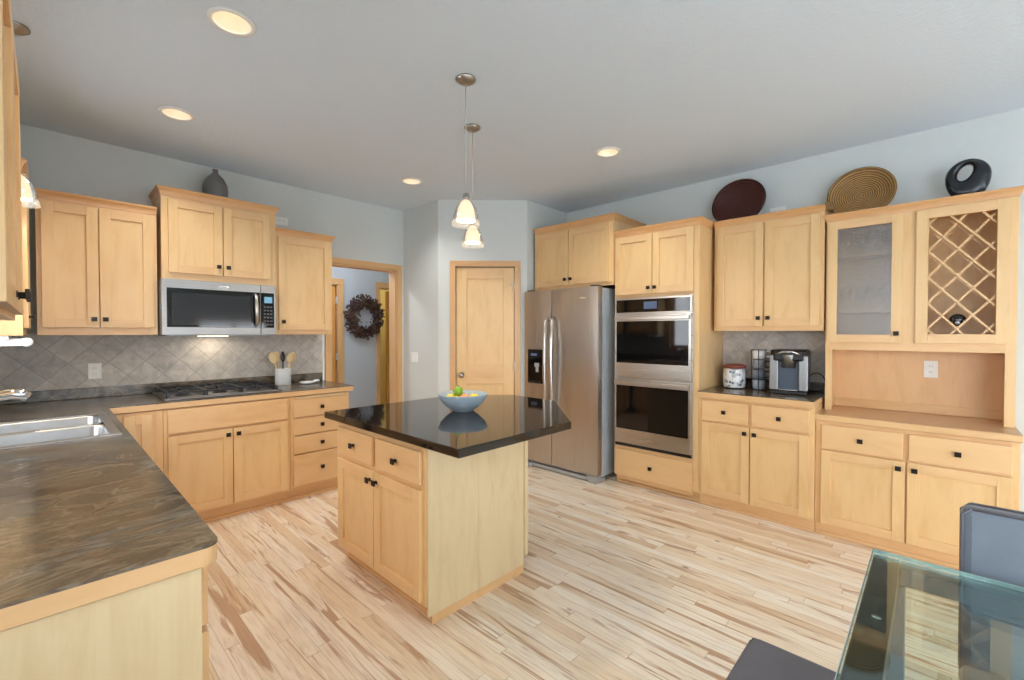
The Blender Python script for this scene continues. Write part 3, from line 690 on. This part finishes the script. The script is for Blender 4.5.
# ------------------------------------------------------------------ island
IX, IY = 1.22, 2.63
isl = base_cab('maple island cabinet with two drawers and two doors', (IX, IY, 0), R(-90), 0.91, 0.68, 0.872, toe=0.09, rec=0.07,
    fronts=[('drawer', 0.04, 0.44, 0.665, 0.825), ('drawer', 0.48, 0.885, 0.665, 0.825), ('door', 0.04, 0.455, 0.11, 0.64, 0.425, 0.592), ('door', 0.463, 0.885, 0.11, 0.64, 0.495, 0.592)], group='island', name='island_cabinet')
# local: x runs toward the viewer, y away from the doors
G().box(0.911, 0.924, 0.004, 0.32, 0.05, 0.872, 0.001).box(0.911, 0.924, 0.321, 0.668, 0.05, 0.872, 0.001).build('side_panel', ['maple_pale'], isl)
G().box(0.911, 0.918, 0.03, 0.668, 0.0, 0.05).build('base_strip', ['maple_edge'], isl)
G().box(0.0, 0.918, 0.682, 0.712, 0.09, 0.872, 0.001).build('back_panel', ['maple_pale'], isl)
g = G().prism([(1.15, 1.395), (1.92, 1.395), (2.45, 1.925), (2.45, 2.34), (2.14, 2.65), (1.15, 2.65)], 0.873, 0.912, 0.004)
tag(g.build('island_countertop', 'granite'), 'polished black granite top with clipped corners on the island', 'countertop')
bw = thing('fruit_bowl', 'blue-grey stoneware bowl of fruit on the black island top', 'bowl', (1.745, 2.075, 0.9122))
G().lathe([(0, 0), (0.06, 0), (0.064, 0.004), (0.10, 0.03), (0.135, 0.066), (0.150, 0.10), (0.150, 0.104), (0.145, 0.104), (0.128, 0.068), (0.094, 0.034), (0.055, 0.012), (0, 0.01)], seg=48).build('bowl_wall', 'bowl', bw)
def fruit(name, lab, mt, p, r, sz=1.0, rot=0):
    t = thing(name, lab, 'fruit', (1.745 + p[0], 2.075 + p[1], 0.9122 + p[2]), rot, 'fruit in the bowl')
    G().ball((0, 0, 0), r, 1, 1, sz, 24).build('skin', mt, t)
    G().tube([(0, 0, r * sz * 0.97), (0, 0, r * sz + 0.004)], 0.003, 6).build('stem', 'stem', t)
fruit('lemon', 'yellow lemon low in the bowl, beneath the lime on its sink side', 'lemon', (-0.06, 0.04, 0.074), 0.034, 0.92)
fruit('lemon', 'second yellow fruit at the fridge side of the bowl', 'lemon', (0.052, -0.045, 0.074), 0.033, 0.9)
fruit('peach', 'orange-pink fruit beside the lime in the bowl', 'peach', (0.0, -0.012, 0.072), 0.036, 0.92)
fruit('lime', 'green lime on top of the fruit in the blue bowl', 'lime', (-0.026, 0.014, 0.120), 0.031, 0.95)
fruit('lemon', 'third yellow fruit at the bottom of the bowl behind the peach', 'lemon', (0.03, 0.06, 0.072), 0.032, 0.9)

# ------------------------------------------------------------------ fridge (local x toward the ovens, y into the wall)
FR = thing('refrigerator', 'stainless side-by-side refrigerator with black dispenser', 'refrigerator', (3.45, 3.107, 0), R(-90))
FW, FH = 0.892, 1.81
G().box(0.004, FW - 0.004, 0.075, 0.70, 0.05, FH - 0.01, 0.004).build('cabinet_body', 'greymetal', FR)
split = 0.358
def fdoor(x0, x1):
    g = G(); n = 10; pts = []
    for i in range(n + 1):
        u = i / n; pts.append((x0 + (x1 - x0) * u, -0.012 * (1 - (2 * u - 1) ** 2) + 0.004))
    g.prism(pts + [(x1, 0.072), (x0, 0.072)], 0.075, FH, 0.004)
    return g.build('door', 'steel_v', FR)
dl = fdoor(0.0, split - 0.003); dr = fdoor(split + 0.003, FW)
for x, dv in ((split - 0.04, dl), (split + 0.04, dr)):
    G().tube([(x, -0.002, 0.66), (x, -0.045, 0.70), (x, -0.06, 0.9), (x, -0.066, 1.1), (x, -0.06, 1.32), (x, -0.045, 1.50), (x, -0.002, 1.53)], [0.013, 0.015, 0.016, 0.016, 0.016, 0.015, 0.013], 12).build('handle', 'steel_v', dv)
dp = G().box(0.055, 0.265, -0.0115, 0.0, 0.87, 1.215, 0.004).build('dispenser', 'blackglass', dl)
G().box(0.16, 0.215, -0.03, -0.012, 1.04, 1.08, 0.004).box(0.17, 0.205, -0.024, -0.012, 0.985, 1.04, 0.004).build('dispenser_paddle', 'silverplastic', dp)
G().box(0.09, 0.24, -0.03, -0.012, 0.875, 0.895, 0.003).build('drip_tray', 'black', dp)
G().box(0.10, 0.18, -0.0125, -0.0116, 1.15, 1.175).build('display', 'lcd_dim', dp)
G().box(FW - 0.19, FW - 0.12, -0.0125, 0.0, 1.70, 1.715, 0.002).build('badge', 'chrome', dr)
k = G().box(0.01, FW - 0.01, 0.01, 0.09, 0.012, 0.07, 0.004)
for i in range(2): k.mat(1).box(0.03, FW - 0.12, 0.004, 0.011, 0.048 + i * 0.009, 0.052 + i * 0.009)
k.build('kick_grille', ['silverplastic', 'black'], FR)
for x in (0.02, FW - 0.1): G().box(x, x + 0.085, -0.005, 0.16, 0.0, 0.035, 0.004).build('foot_cover', 'silverplastic', FR)
for x in (0.02, FW - 0.1): G().box(x, x + 0.07, 0.02, 0.12, FH - 0.008, FH + 0.014, 0.004).build('hinge_cover', 'black', FR)
wall_cab('two-door maple cabinet above the refrigerator', (3.60, 3.093, 1.825), R(-90), 0.945, XB - 3.60 - 0.001, 0.593,
         [(0.02, 0.445, 0.035, 0.575, 0.415, 0.09), (0.453, 0.915, 0.035, 0.575, 0.483, 0.09)], 0.06, cl=False)

# ------------------------------------------------------------------ oven tower
OX = 3.63; OL = 2.146; OW = 0.766
ot = thing('oven_cabinet', 'tall maple cabinet housing the double wall oven', 'cabinet', (OX, OL, 0), R(-90))
D = XB - OX - 0.001; g = G()
g.box(0, 0.018, 0.018, D, 0.1, 2.255).box(OW - 0.018, OW, 0.018, D, 0.1, 2.255).box(0.018, OW - 0.018, D - 0.01, D, 0.1, 2.255).box(0.018, OW - 0.018, 0.018, D - 0.01, 2.237, 2.255).box(0.018, OW - 0.018, 0.018, D - 0.01, 0.335, 0.355).box(0.018, OW - 0.018, 0.018, D - 0.01, 1.70, 1.718)
g.box(0, 0.025, 0, 0.018, 0.09, 2.255, 0.001).box(OW - 0.045, OW, 0, 0.018, 0.09, 2.255, 0.001)
g.mat(1).box(0.025, OW - 0.045, 0, 0.018, 1.695, 2.255).box(0.025, OW - 0.045, 0, 0.018, 0.05, 0.36)
g.build('carcass', ['maple_v', 'maple_h'], ot)
G().box(0.0, OW, 0.05, D, 0, 0.1).box(0, OW, 0.038, 0.05, 0, 0.022, 0.004).build('toe_kick', 'maple_h', ot)
add_door(ot, 0.012, 0.366, 1.725, 2.245, 0.340, 1.775); add_door(ot, 0.374, 0.722, 1.725, 2.245, 0.400, 1.775)
add_drawer(ot, 0.010, 0.722, 0.085, 0.325)
crown(ot, OW, D, 2.255, 0.058, left=False)
ov = thing('double_oven', 'stainless double wall oven with black glass doors', 'oven', (OX, OL, 0.36), R(-90))
a, b = 0.018, 0.716
G().box(0.03, 0.70, 0.02, 0.5, 0.0, 1.33).build('oven_body', 'greymetal', ov)
G().box(a - 0.006, b + 0.006, -0.006, -0.0005, -0.005, 1.335, 0.002).build('trim_frame', 'steel_oven', ov)
cp = G().box(a, b, -0.024, -0.0065, 1.195, 1.332, 0.003).build('control_panel', 'steel_oven', ov)
G().box(a + 0.012, b - 0.012, -0.0265, -0.0235, 1.205, 1.318, 0.002).build('control_glass', 'blackglass', cp)
G().box(0.30, 0.42, -0.028, -0.0266, 1.232, 1.295).build('display', 'lcd_dim', cp)
def ovendoor(z0, z1, badge):
    d = G().box(a, b, -0.034, -0.0065, z0, z1, 0.004).build('oven_door', 'steel_oven', ov)
    G().box(a + 0.02, b - 0.02, -0.0365, -0.0335, z0 + 0.13, z1 - 0.058, 0.002).build('door_window', 'blackglass', d)
    G().box(a + 0.008, b - 0.008, -0.062, -0.048, z1 - 0.05, z1 - 0.014, 0.006).box(a + 0.03, a + 0.06, -0.05, -0.033, z1 - 0.044, z1 - 0.02, 0.002).box(b - 0.06, b - 0.03, -0.05, -0.033, z1 - 0.044, z1 - 0.02, 0.002).build('handle', 'steel_oven', d)
    if badge: G().box(0.335, 0.40, -0.0355, -0.0335, z0 + 0.05, z0 + 0.066, 0.001).build('badge', 'chrome', d)
ovendoor(0.625, 1.185, False); ovendoor(0.03, 0.61, True)
G().box(a, b, -0.02, -0.0065, 0.0, 0.026, 0.002).build('vent_trim', 'black', ov)

# ------------------------------------------------------------------ coffee station
CX0 = 1.378; CW = 0.784
base_cab('two-drawer two-door maple base cabinet under the coffee maker', (3.63, CX0, 0), R(-90), CW, XB - 3.63 - 0.001, 0.868, rec=0.035, toe=0.085, shoe=True,
         fronts=[('drawer', 0.03, 0.372, 0.69, 0.85), ('drawer', 0.392, 0.755, 0.69, 0.85), ('door', 0.03, 0.378, 0.10, 0.675, 0.350, 0.63), ('door', 0.386, 0.755, 0.10, 0.675, 0.416, 0.63)])
cc = thing('countertop', 'short dark laminate counter with maple edge under the coffee maker', 'countertop', (3.60, CX0, 0.869), R(-90))
G().box(0.001, CW + 0.0, 0.0, XB - 3.601, 0.044, 0.051, 0.001).build('worktop', 'laminate', cc)
G().box(0.001, CW + 0.0, 0.001, XB - 3.601, 0, 0.0437, 0.002).build('edge_trim', ['maple_edge'], cc)
G().box(0.001, CW, XB - 3.621, XB - 3.601, 0.051, 0.126, 0.003).build('backsplash_lip', 'laminate', cc)
tag(G().box(XB - 0.011, XB - 0.001, 0.60, CX0 - 0.001, 0.996, 1.41).build('tile_backsplash', 'tile_yz'), 'grey stone tile backsplash behind the coffee maker', 'backsplash')
UB = 3.88
wall_cab('two-door maple wall cabinet above the coffee maker', (UB, 1.35, 1.40), R(-90), 0.763, XB - UB - 0.001, 0.858,
         [(0.025, 0.37, 0.036, 0.845, 0.342, 0.10), (0.382, 0.738, 0.036, 0.845, 0.410, 0.10)], 0.05, cl=False, cr=False)
ZC = 0.9205
cn = thing('canister', 'white floral canister with red-brown lid beside the oven tower', 'canister', (4.0, 1.225, ZC))
G().lathe([(0, 0), (0.074, 0), (0.082, 0.01), (0.086, 0.05), (0.086, 0.12), (0.078, 0.155), (0.078, 0.165), (0, 0.165)], seg=36).build('jar', 'floral', cn)
G().lathe([(0, 0.166), (0.08, 0.166), (0.088, 0.174), (0.088, 0.19), (0.06, 0.2), (0, 0.203)], seg=36).build('lid', 'redlid', cn)
G().lathe([(0.07, 0), (0.08, 0), (0.083, 0.008), (0.078, 0.014), (0.07, 0.006)], seg=36, closed=True).build('base_ring', 'black', cn)
MX, MY = 4.03, 1.045
rk = thing('mug_rack', 'black wire rack holding the stack of mugs', 'rack', (MX, MY, ZC))
q = G().tube([(0.056 * math.cos(2 * PI * i / 24), 0.056 * math.sin(2 * PI * i / 24), 0.004) for i in range(25)], 0.003, 6)
for a_ in (100, 190, 350): q.tube([(0.056 * math.cos(R(a_)), 0.056 * math.sin(R(a_)), 0.004), (0.056 * math.cos(R(a_)), 0.056 * math.sin(R(a_)), 0.325)], 0.003, 6)
q.tube([(0.056 * math.cos(2 * PI * i / 24), 0.056 * math.sin(2 * PI * i / 24), 0.325) for i in range(25)], 0.003, 6); q.build('frame', 'black', rk)
names = ['lowest grey-white mug in the rack by the coffee maker', 'second mug from the bottom of the rack', 'third mug from the bottom of the rack', 'top white mug of the stack in the wire rack']
mats = [plain('mug_grey', (150, 160, 172), 0.2), plain('mug_blue_grey', (116, 124, 136), 0.2), plain('mug_mid', (136, 142, 152), 0.2), 'ceramic']
for i in range(4):
    t = thing('mug', names[i], 'mug', (MX, MY, ZC + 0.003 + i * 0.083), R(-75), 'mugs in the rack')
    G().lathe([(0, 0), (0.040, 0), (0.046, 0.006), (0.048, 0.074), (0.044, 0.075), (0.042, 0.01), (0, 0.008)], seg=28).build('cup', mats[i], t)
    G().tube([(0.045, 0, 0.062), (0.068, 0, 0.064), (0.084, 0, 0.05), (0.084, 0, 0.03), (0.068, 0, 0.015), (0.045, 0, 0.016)], 0.006, 8).build('mug_handle', 'black' if i < 3 else mats[i], t)
# coffee maker
km = thing('coffee_maker', 'silver and black single-serve coffee maker on the dark counter', 'coffee maker', (3.985, 0.815, ZC), R(-84))
G().box(-0.115, 0.115, -0.02, 0.13, 0, 0.25, 0.01).box(-0.115, 0.115, -0.14, 0.13, 0, 0.03, 0.008).prism([(-0.12, -0.11), (-0.085, -0.15), (0.085, -0.15), (0.12, -0.11), (0.12, 0.13), (-0.12, 0.13)], 0.25, 0.335, 0.014).build('housing', 'black', km)
G().box(-0.124, -0.066, -0.135, 0.12, 0.03, 0.292, 0.006).box(0.066, 0.124, -0.135, 0.12, 0.03, 0.292, 0.006).build('side_panel', plain('silver_shell', (150, 152, 154), 0.32, 0.7), km)
G().lathe([(0, 0.0), (0.045, 0.0), (0.056, 0.09), (0.056, 0.1), (0, 0.1)], (0, -0.105, 0.20), 28).build('brew_head', 'steel', km)
G().box(-0.066, 0.066, -0.10, -0.021, 0.03, 0.24).build('cup_bay', plain('bay_grey', (70, 84, 100), 0.3), km)
G().box(-0.062, 0.062, -0.15, -0.10, 0.03, 0.038, 0.002).build('drip_tray', 'chrome', km)
G().tube([(-0.075, -0.155, 0.30), (-0.03, -0.17, 0.322), (0.03, -0.17, 0.322), (0.075, -0.155, 0.30)], 0.009, 10).build('handle', 'chrome', km)
pts = [(0.10, 0.12, 0.03)] + [(0.165 + 0.055 * math.cos(R(a_)), 0.09, 0.082 + 0.072 * math.sin(R(a_))) for a_ in range(215, -100, -15)] + [(0.15, 0.13, 0.006), (0.10, 0.15, 0.006)]
G().tube(pts, 0.004, 8).build('cord', 'black', km)

# ------------------------------------------------------------------ hutch
HX = 3.66; HL_ = 0.575; HW = 0.915; HB = 0.592; HBW = 0.934
base_cab('two-drawer two-door maple base of the hutch', (HX, HB, 0), R(-90), HBW, XB - HX - 0.001, 0.785, toe=0.075, rec=0.02, fronts=[
    ('drawer', 0.034, 0.454, 0.60, 0.762), ('drawer', 0.479, 0.905, 0.60, 0.762), ('door', 0.034, 0.464, 0.085, 0.588, 0.432, 0.545), ('door', 0.474, 0.905, 0.085, 0.588, 0.507, 0.545)])
hc = thing('hutch_countertop', 'low maple wood counter of the hutch', 'countertop', (3.64, HB + 0.002, 0.786), R(-90))
G().box(0.0, HBW + 0.01, 0.0, XB - 3.641, 0, 0.044, 0.004).build('worktop', ['maple_top'], hc)
G().box(0.0, HBW + 0.01, -0.008, 0.0, 0.004, 0.040, 0.003).build('edge_trim', ['maple_edge'], hc)
hu = thing('hutch', 'upper maple hutch with textured glass door and lattice wine rack', 'hutch', (UB, HL_, 0.831), R(-90))
HD = XB - UB - 0.001; zt = 2.175 - 0.831; zb = 1.30 - 0.831
g = G()
g.box(0, 0.04, 0, 0.02, 0, zt, 0.001).box(HW - 0.045, HW, 0, 0.02, 0, zt, 0.001)
g.box(0, 0.018, 0.02, HD, 0, zt).box(HW - 0.018, HW, 0.02, HD, 0, zt).box(0.018, HW - 0.018, HD - 0.01, HD, zb, zt)
g.box(0.40, 0.48, 0, 0.02, zb + 0.02, zt - 0.03).box(0.43, 0.448, 0.02, HD - 0.01, zb, zt)
g.mat(1).box(0.04, HW - 0.045, 0, 0.02, zb - 0.035, zb + 0.02).box(0.04, HW - 0.045, 0, 0.02, zt - 0.03, zt).box(0.018, HW - 0.018, 0.02, HD, zb, zb + 0.018).box(0.018, HW - 0.018, 0.02, HD, zt - 0.018, zt)
g.build('carcass', ['maple_v', 'maple_h'], hu)
G().box(0.018, HW - 0.018, HD - 0.008, HD, 0.0, zb).mat(1).box(0.018, HW - 0.018, HD - 0.02, HD - 0.008, 0.0, 0.06, 0.002).build('back_panel', [maple('birch_back', 'z', (226, 184, 134), 0.4), 'maple_h'], hu)
for z in (1.528, 1.922): G().box(0.019, 0.429, 0.06, HD - 0.011, z - 0.831, z - 0.831 + 0.018).build('shelf', 'maple_h', hu)
crown(hu, HW, HD, zt, 0.05)
gd = shaker(G(), 0.012, 0.412, 1.318 - 0.831, 2.166 - 0.831, 0.054, panel=False).build('glass_door', ['maple_v', 'maple_h'], hu)
G().box(0.062, 0.362, -0.012, -0.008, 1.368 - 0.831, 2.116 - 0.831).build('glass_pane', 'rainglass', gd)
add_knob(gd, 0.386, 1.38 - 0.831)
wd = shaker(G(), 0.478, 0.888, 1.318 - 0.831, 2.166 - 0.831, 0.058, panel=False).build('wine_rack_frame', ['maple_v', 'maple_h'], hu)
def lattice(y, ox):
    q = G(); x0, x1, z0_, z1_ = 0.534, 0.832, 1.374 - 0.831, 2.11 - 0.831
    th = math.atan(1.22); c_, s_ = math.cos(th), math.sin(th)
    for sg in (1, -1):
        for k in range(-8, 12):
            pz = z0_ + ox + k * 0.165
            # line z = pz + sg*1.22*(x - x0)
            ts = []
            for x in (x0, x1):
                z = pz + sg * 1.22 * (x - x0)
                if z0_ <= z <= z1_: ts.append((x, z))
            for z in (z0_, z1_):
                x = x0 + (z - pz) / (sg * 1.22)
                if x0 < x < x1: ts.append((x, z))
            if len(ts) < 2: continue
            ts.sort(); (ax, az), (bx, bz) = ts[0], ts[-1]
            L = math.hypot(bx - ax, bz - az)
            if L < 0.03: continue
            m_ = Matrix.Translation(((ax + bx) / 2, y + (0.004 if sg > 0 else -0.004), (az + bz) / 2)) @ Matrix.Rotation(-math.atan2(bz - az, bx - ax), 4, 'Y')
            q.box(-L / 2, L / 2, -0.004, 0.004, -0.0055, 0.0055, rot=m_)
    return q.build('lattice', 'maple_edge', hu)
lattice(0.008, 0.035); lattice(0.18, 0.035)
wg = None
spots = [(0.10 + 0.075 * i, 0.12 + 0.09 * (i % 2), z) for z in (1.941, 1.547) for i in range(4)]
lab = {1.941: 'clear wine glass on the top shelf behind the textured glass door', 1.547: 'clear wine glass on the lower shelf behind the textured glass door'}
for (lx, ly, z) in spots:
    p = (UB + ly, HL_ - lx, z)
    if wg is None:
        wg = thing('wine_glass', lab[z], 'glass', p, 0, 'wine glasses on the top shelf')
        G().lathe([(0, 0), (0.03, 0), (0.03, 0.003), (0.004, 0.008), (0.004, 0.07), (0.02, 0.08), (0.034, 0.11), (0.031, 0.16), (0.029, 0.16), (0.031, 0.11), (0.018, 0.083), (0, 0.078)], seg=16).build('glass_body', 'glass', wg)
    else:
        c_ = copy_tree(wg); c_.location = p; c_['label'] = lab[z]; c_['group'] = 'wine glasses on the top shelf' if z > 1.9 else 'wine glasses on the lower shelf'
wb = thing('wine_bottle', 'dark wine bottle lying in the bottom cell of the wine rack', 'bottle', (UB + 0.03, HL_ - 0.672, 1.4655), 0)
mt = Matrix.Rotation(R(90), 4, 'Y')
G().lathe([(0, 0.0), (0.034, 0.0), (0.037, 0.006), (0.037, 0.16), (0.03, 0.195), (0.015, 0.22), (0.014, 0.255), (0, 0.256)], mtx=mt, seg=28).build('bottle_glass', plain('bottle_black', (22, 20, 20), 0.12), wb)
G().lathe([(0, 0.0), (0.012, 0), (0.012, 0.004), (0.0, 0.004)], mtx=Matrix.Translation((-0.0045, 0, -0.018)) @ mt, seg=16).build('bottle_punt', 'silverplastic', wb)
outlet('wall_outlet', (XB - 0.0095, 0.022, 1.135), R(-90), 'white outlet on the wooden back panel of the hutch')

# ---- decorations on top of the right-hand cabinets
def basket(loc, r, tilt, mt, label, yaw=-90):
    t = thing('woven_basket', label, 'basket', loc, 0, None)
    m_ = Matrix.Translation((0, 0, r)) @ Matrix.Rotation(R(yaw), 4, 'Z') @ Matrix.Rotation(R(90 - tilt), 4, 'X')
    o = G().lathe([(0, 0.0), (r * 0.3, 0.0), (r * 0.72, 0.006), (r * 0.86, 0.02), (r * 0.97, 0.045), (r, 0.05), (r, 0.06), (r * 0.95, 0.06), (r * 0.84, 0.034), (r * 0.7, 0.02), (r * 0.3, 0.013), (0, 0.013)], seg=48).build('woven_bowl', mt, t)
    rim = G().tube([(r * 0.975 * math.cos(2 * PI * i / 48), r * 0.975 * math.sin(2 * PI * i / 48), 0.056) for i in range(49)], 0.008, 8, cap=False).build('rim', mt, t)
    for q in (o, rim): q.matrix_local = m_
    return t
basket((4.135, 1.232, 2.268), 0.212, 14, 'basket_dark', 'dark brown round woven basket leaning on the wall above the coffee cabinet')
basket((4.13, 0.405, 2.184), 0.198, 14, 'basket_tan', 'tan coiled round basket leaning on the wall above the hutch')
es = G().tube([(0, 0, 0.02), (0.08, -0.03, 0.02)], 0.022, 12).tube([(0.01, 0, 0.03), (0.05, -0.012, 0.055)], 0.012, 8)
tag(es.build('basket_stand', 'basket_tan', loc=(3.93, 0.60, 2.281)), 'small brown woven foot beside the tan basket', 'stand')
g = G(); n = 48; mrings = []
for i in range(n):
    a_ = 2 * PI * i / n; ox, oz = 0.104 * math.cos(a_), 0.108 * math.sin(a_)
    oz = max(oz * (1.0 if oz > 0 else 1.45), -0.145)
    hx_, hz_ = 0.030 * math.cos(a_), 0.050 * math.sin(a_)
    ix = hx_ * math.cos(0.45) + hz_ * math.sin(0.45) - 0.012; iz = -hx_ * math.sin(0.45) + hz_ * math.cos(0.45) + 0.026
    cx, cz = (ox + ix) / 2, (oz + iz) / 2; hl = math.hypot(ox - ix, oz - iz) / 2; dx, dz = (ox - ix) / 2 / hl, (oz - iz) / 2 / hl
    ring = []
    for k in range(14):
        b_ = 2 * PI * k / 14; ring.append(g.bm.verts.new((0.036 * math.sin(b_), -(cx + dx * hl * math.cos(b_)), cz + dz * hl * math.cos(b_))))
    mrings.append(ring)
for i in range(n):
    a1, a2 = mrings[i], mrings[(i + 1) % n]
    for k in range(14): f_ = g.bm.faces.new((a1[k], a1[(k + 1) % 14], a2[(k + 1) % 14], a2[k])); f_.smooth = True
tag(g.build('ring_sculpture', 'sculpt', loc=(4.03, -0.135, 2.1755 + 0.1455 + 0.05)), 'glossy black ring-shaped sculpture on top of the hutch', 'sculpture')

# ------------------------------------------------------------------ lamps
def pendant(x, y, zb_, label, energy=7, canopy_r=0.055):
    t = thing('pendant_light', label, 'lamp', (x, y, CEIL), 0, 'pendant lights')
    h = zb_ - CEIL
    G().lathe([(0, -0.03), (0.012, -0.03), (0.03, -0.026), (canopy_r, -0.008), (canopy_r, -0.0005), (0, -0.0005)], seg=28).build('canopy', 'nickel', t)
    G().tube([(0, 0, -0.03), (0, 0, h + 0.16)], 0.0028, 8).build('cord', 'cordmat', t)
    G().lathe([(0, 0.0), (0.014, 0.0), (0.02, -0.02), (0.02, -0.035), (0, -0.035)], (0, 0, h + 0.175), 20).build('socket', 'nickel', t)
    G().lathe([(0.018, 0.145), (0.036, 0.13), (0.056, 0.095), (0.07, 0.05), (0.078, 0.0), (0.0755, 0.0), (0.0675, 0.05), (0.0535, 0.094), (0.034, 0.127), (0.018, 0.142)], (0, 0, h), 36).build('outer_shade', 'shadeglass', t)
    G().lathe([(0.016, 0.14), (0.03, 0.125), (0.044, 0.095), (0.05, 0.06), (0.053, 0.026), (0.05, 0.026), (0.047, 0.06), (0.041, 0.094), (0.027, 0.122), (0.014, 0.136)], (0, 0, h), 32).build('inner_shade', 'shade', t)
    G().lathe([(0, 0.036), (0.02, 0.04), (0.03, 0.056), (0.028, 0.075), (0.014, 0.10), (0, 0.10)], (0, 0, h), 24).build('bulb', 'bulb', t)
    light('pendant_glow', 'POINT', (0, 0, h + 0.03), energy, (1, 0.84, 0.62), 0.02, t)
pendant(1.605, 1.88, 1.974, 'nearer glass pendant lamp hanging lower over the island')
pendant(2.01, 2.285, 1.970, 'farther glass pendant lamp over the island')
pendant(-0.085, 3.04, 1.972, 'glass pendant lamp over the sink, half hidden by the cabinet')
def can(x, y, label, energy=25):
    t = thing('recessed_light', label, 'lamp', (x, y, CEIL), 0, 'recessed ceiling lights')
    G().lathe([(0.074, -0.0005), (0.095, -0.0005), (0.095, -0.005), (0.08, -0.008), (0.074, -0.006)], seg=40, closed=True).build('trim_ring', 'white', t)
    G().lathe([(0.075, -0.004), (0.058, 0.10), (0.0, 0.101), (0.0, 0.104), (0.061, 0.104), (0.0775, -0.001)], seg=40).build('baffle', 'baffle', t)
    G().lathe([(0, 0.080), (0.03, 0.082), (0.056, 0.092), (0.056, 0.099), (0, 0.099)], seg=32).build('lens', 'lens', t)
    light('can_glow', 'SPOT', (0, 0, -0.02), energy, (1, 0.965, 0.91), 0.06, t, spot=R(130))
can(0.592, 2.295, 'recessed ceiling light nearest the viewer, above the counter side')
can(0.592, 3.50, 'recessed ceiling light in front of the microwave cabinets')
can(2.33, 3.49, 'recessed ceiling light in front of the doorway')
can(3.00, 1.84, 'recessed ceiling light in front of the ovens')

# ------------------------------------------------------------------ dining corner
tb = thing('dining_table', 'glass-topped dining table with dark rails in the near corner', 'table', (1.70, 0.128, 0))
TL, TW, TZ = 1.55, 0.92, 0.74
G().box(-TL, 0, -TW, 0, TZ - 0.012, TZ, 0.002).build('glass_top', 'tableglass', tb)
rw = 0.062; e_ = 0.002
G().box(-TL + e_, -e_, -rw, -e_, TZ - 0.06, TZ - 0.013, 0.003).box(-TL + e_, -e_, -TW + e_, -TW + rw, TZ - 0.06, TZ - 0.013, 0.003).build('long_rail', 'rail', tb)
G().box(-rw, -e_, -TW + rw + 0.001, -rw - 0.001, TZ - 0.06, TZ - 0.013, 0.003).box(-TL + e_, -TL + rw, -TW + rw + 0.001, -rw - 0.001, TZ - 0.06, TZ - 0.013, 0.003).build('end_rail', 'railgrey', tb)
for x in (-rw - 0.012, -TL + 0.004):
    for y in (-rw - 0.012, -TW + 0.004): G().box(x, x + 0.08, y, y + 0.08, 0, TZ - 0.061, 0.004).build('leg', 'railgrey', tb)
q = G()
for x0, x1, y0, y1 in ((-TL - .0015, .0015, 0.0003, .0015), (-TL - .0015, .0015, -TW - .0015, -TW - 0.0003), (.0003, .0015, -TW, 0), (-TL - .0015, -TL - .0003, -TW, 0)): q.box(x0, x1, y0, y1, TZ - 0.0115, TZ - 0.0005)
q.build('polished_edge', plain('glass_edge', (196, 220, 222), 0.12, 0.2), tb)
for x in (-0.036, -0.38, -0.75, -TL + 0.04):
    for y in (-0.036, -TW + 0.036): G().lathe([(0, -0.0129), (0.010, -0.0129), (0.010, -0.0122), (0, -0.0122)], (x, y, TZ), 16).build('suction_pad', 'chrome', tb)
ch = thing('dining_chair', 'blue-grey leather dining chair at the end of the glass table', 'chair', (1.525, -0.283, 0))
q = G(); prof = []
bm_ = q.bm
q.box(0.225, 0.29, -0.225, 0.225, 0.40, 0.888, 0.022)
for vtx in bm_.verts: vtx.co.x += (vtx.co.z - 0.40) * 0.10
q.build('backrest', 'leather', ch)
sx = lambda z: (z - 0.40) * 0.10
p = G()
for s_ in (-1, 1):
    for xo in (0.228, 0.287):
        p.tube([(xo + sx(0.42), s_ * 0.222, 0.42), (xo + sx(0.868), s_ * 0.222, 0.868), (xo + sx(0.886), s_ * 0.203, 0.886)], 0.004, 6)
for xo in (0.228, 0.287): p.tube([(xo + sx(0.886), -0.203, 0.886), (xo + sx(0.886), 0.203, 0.886)], 0.004, 6)
p.build('piping', 'leather_d', ch)
G().box(-0.22, 0.235, -0.225, 0.225, 0.40, 0.47, 0.02).build('seat', 'leather', ch)
for x in (-0.20, 0.245):
    for y in (-0.205, 0.16): G().box(x, x + 0.045, y, y + 0.045, 0, 0.41, 0.004).build('leg', 'leather_d', ch)
bn = thing('dining_bench', 'dark leather padded bench seat beside the glass table', 'bench', (0.92, 0.20, 0))
G().box(-0.52, 0.528, -0.185, 0.187, 0.42, 0.48, 0.008).build('seat_cushion', 'leather_d', bn)
p = G()
for y in (-0.183, 0.185): p.tube([(-0.5, y, 0.474), (0.508, y, 0.474)], 0.0045, 6)
for x in (-0.518, 0.526): p.tube([(x, -0.17, 0.474), (x, 0.17, 0.474)], 0.0045, 6)
p.build('piping', 'leather', bn)
for x in (-0.49, 0.44):
    for y in (-0.16, 0.11): G().box(x, x + 0.05, y, y + 0.05, 0, 0.425, 0.004).build('leg', 'leather_d', bn)
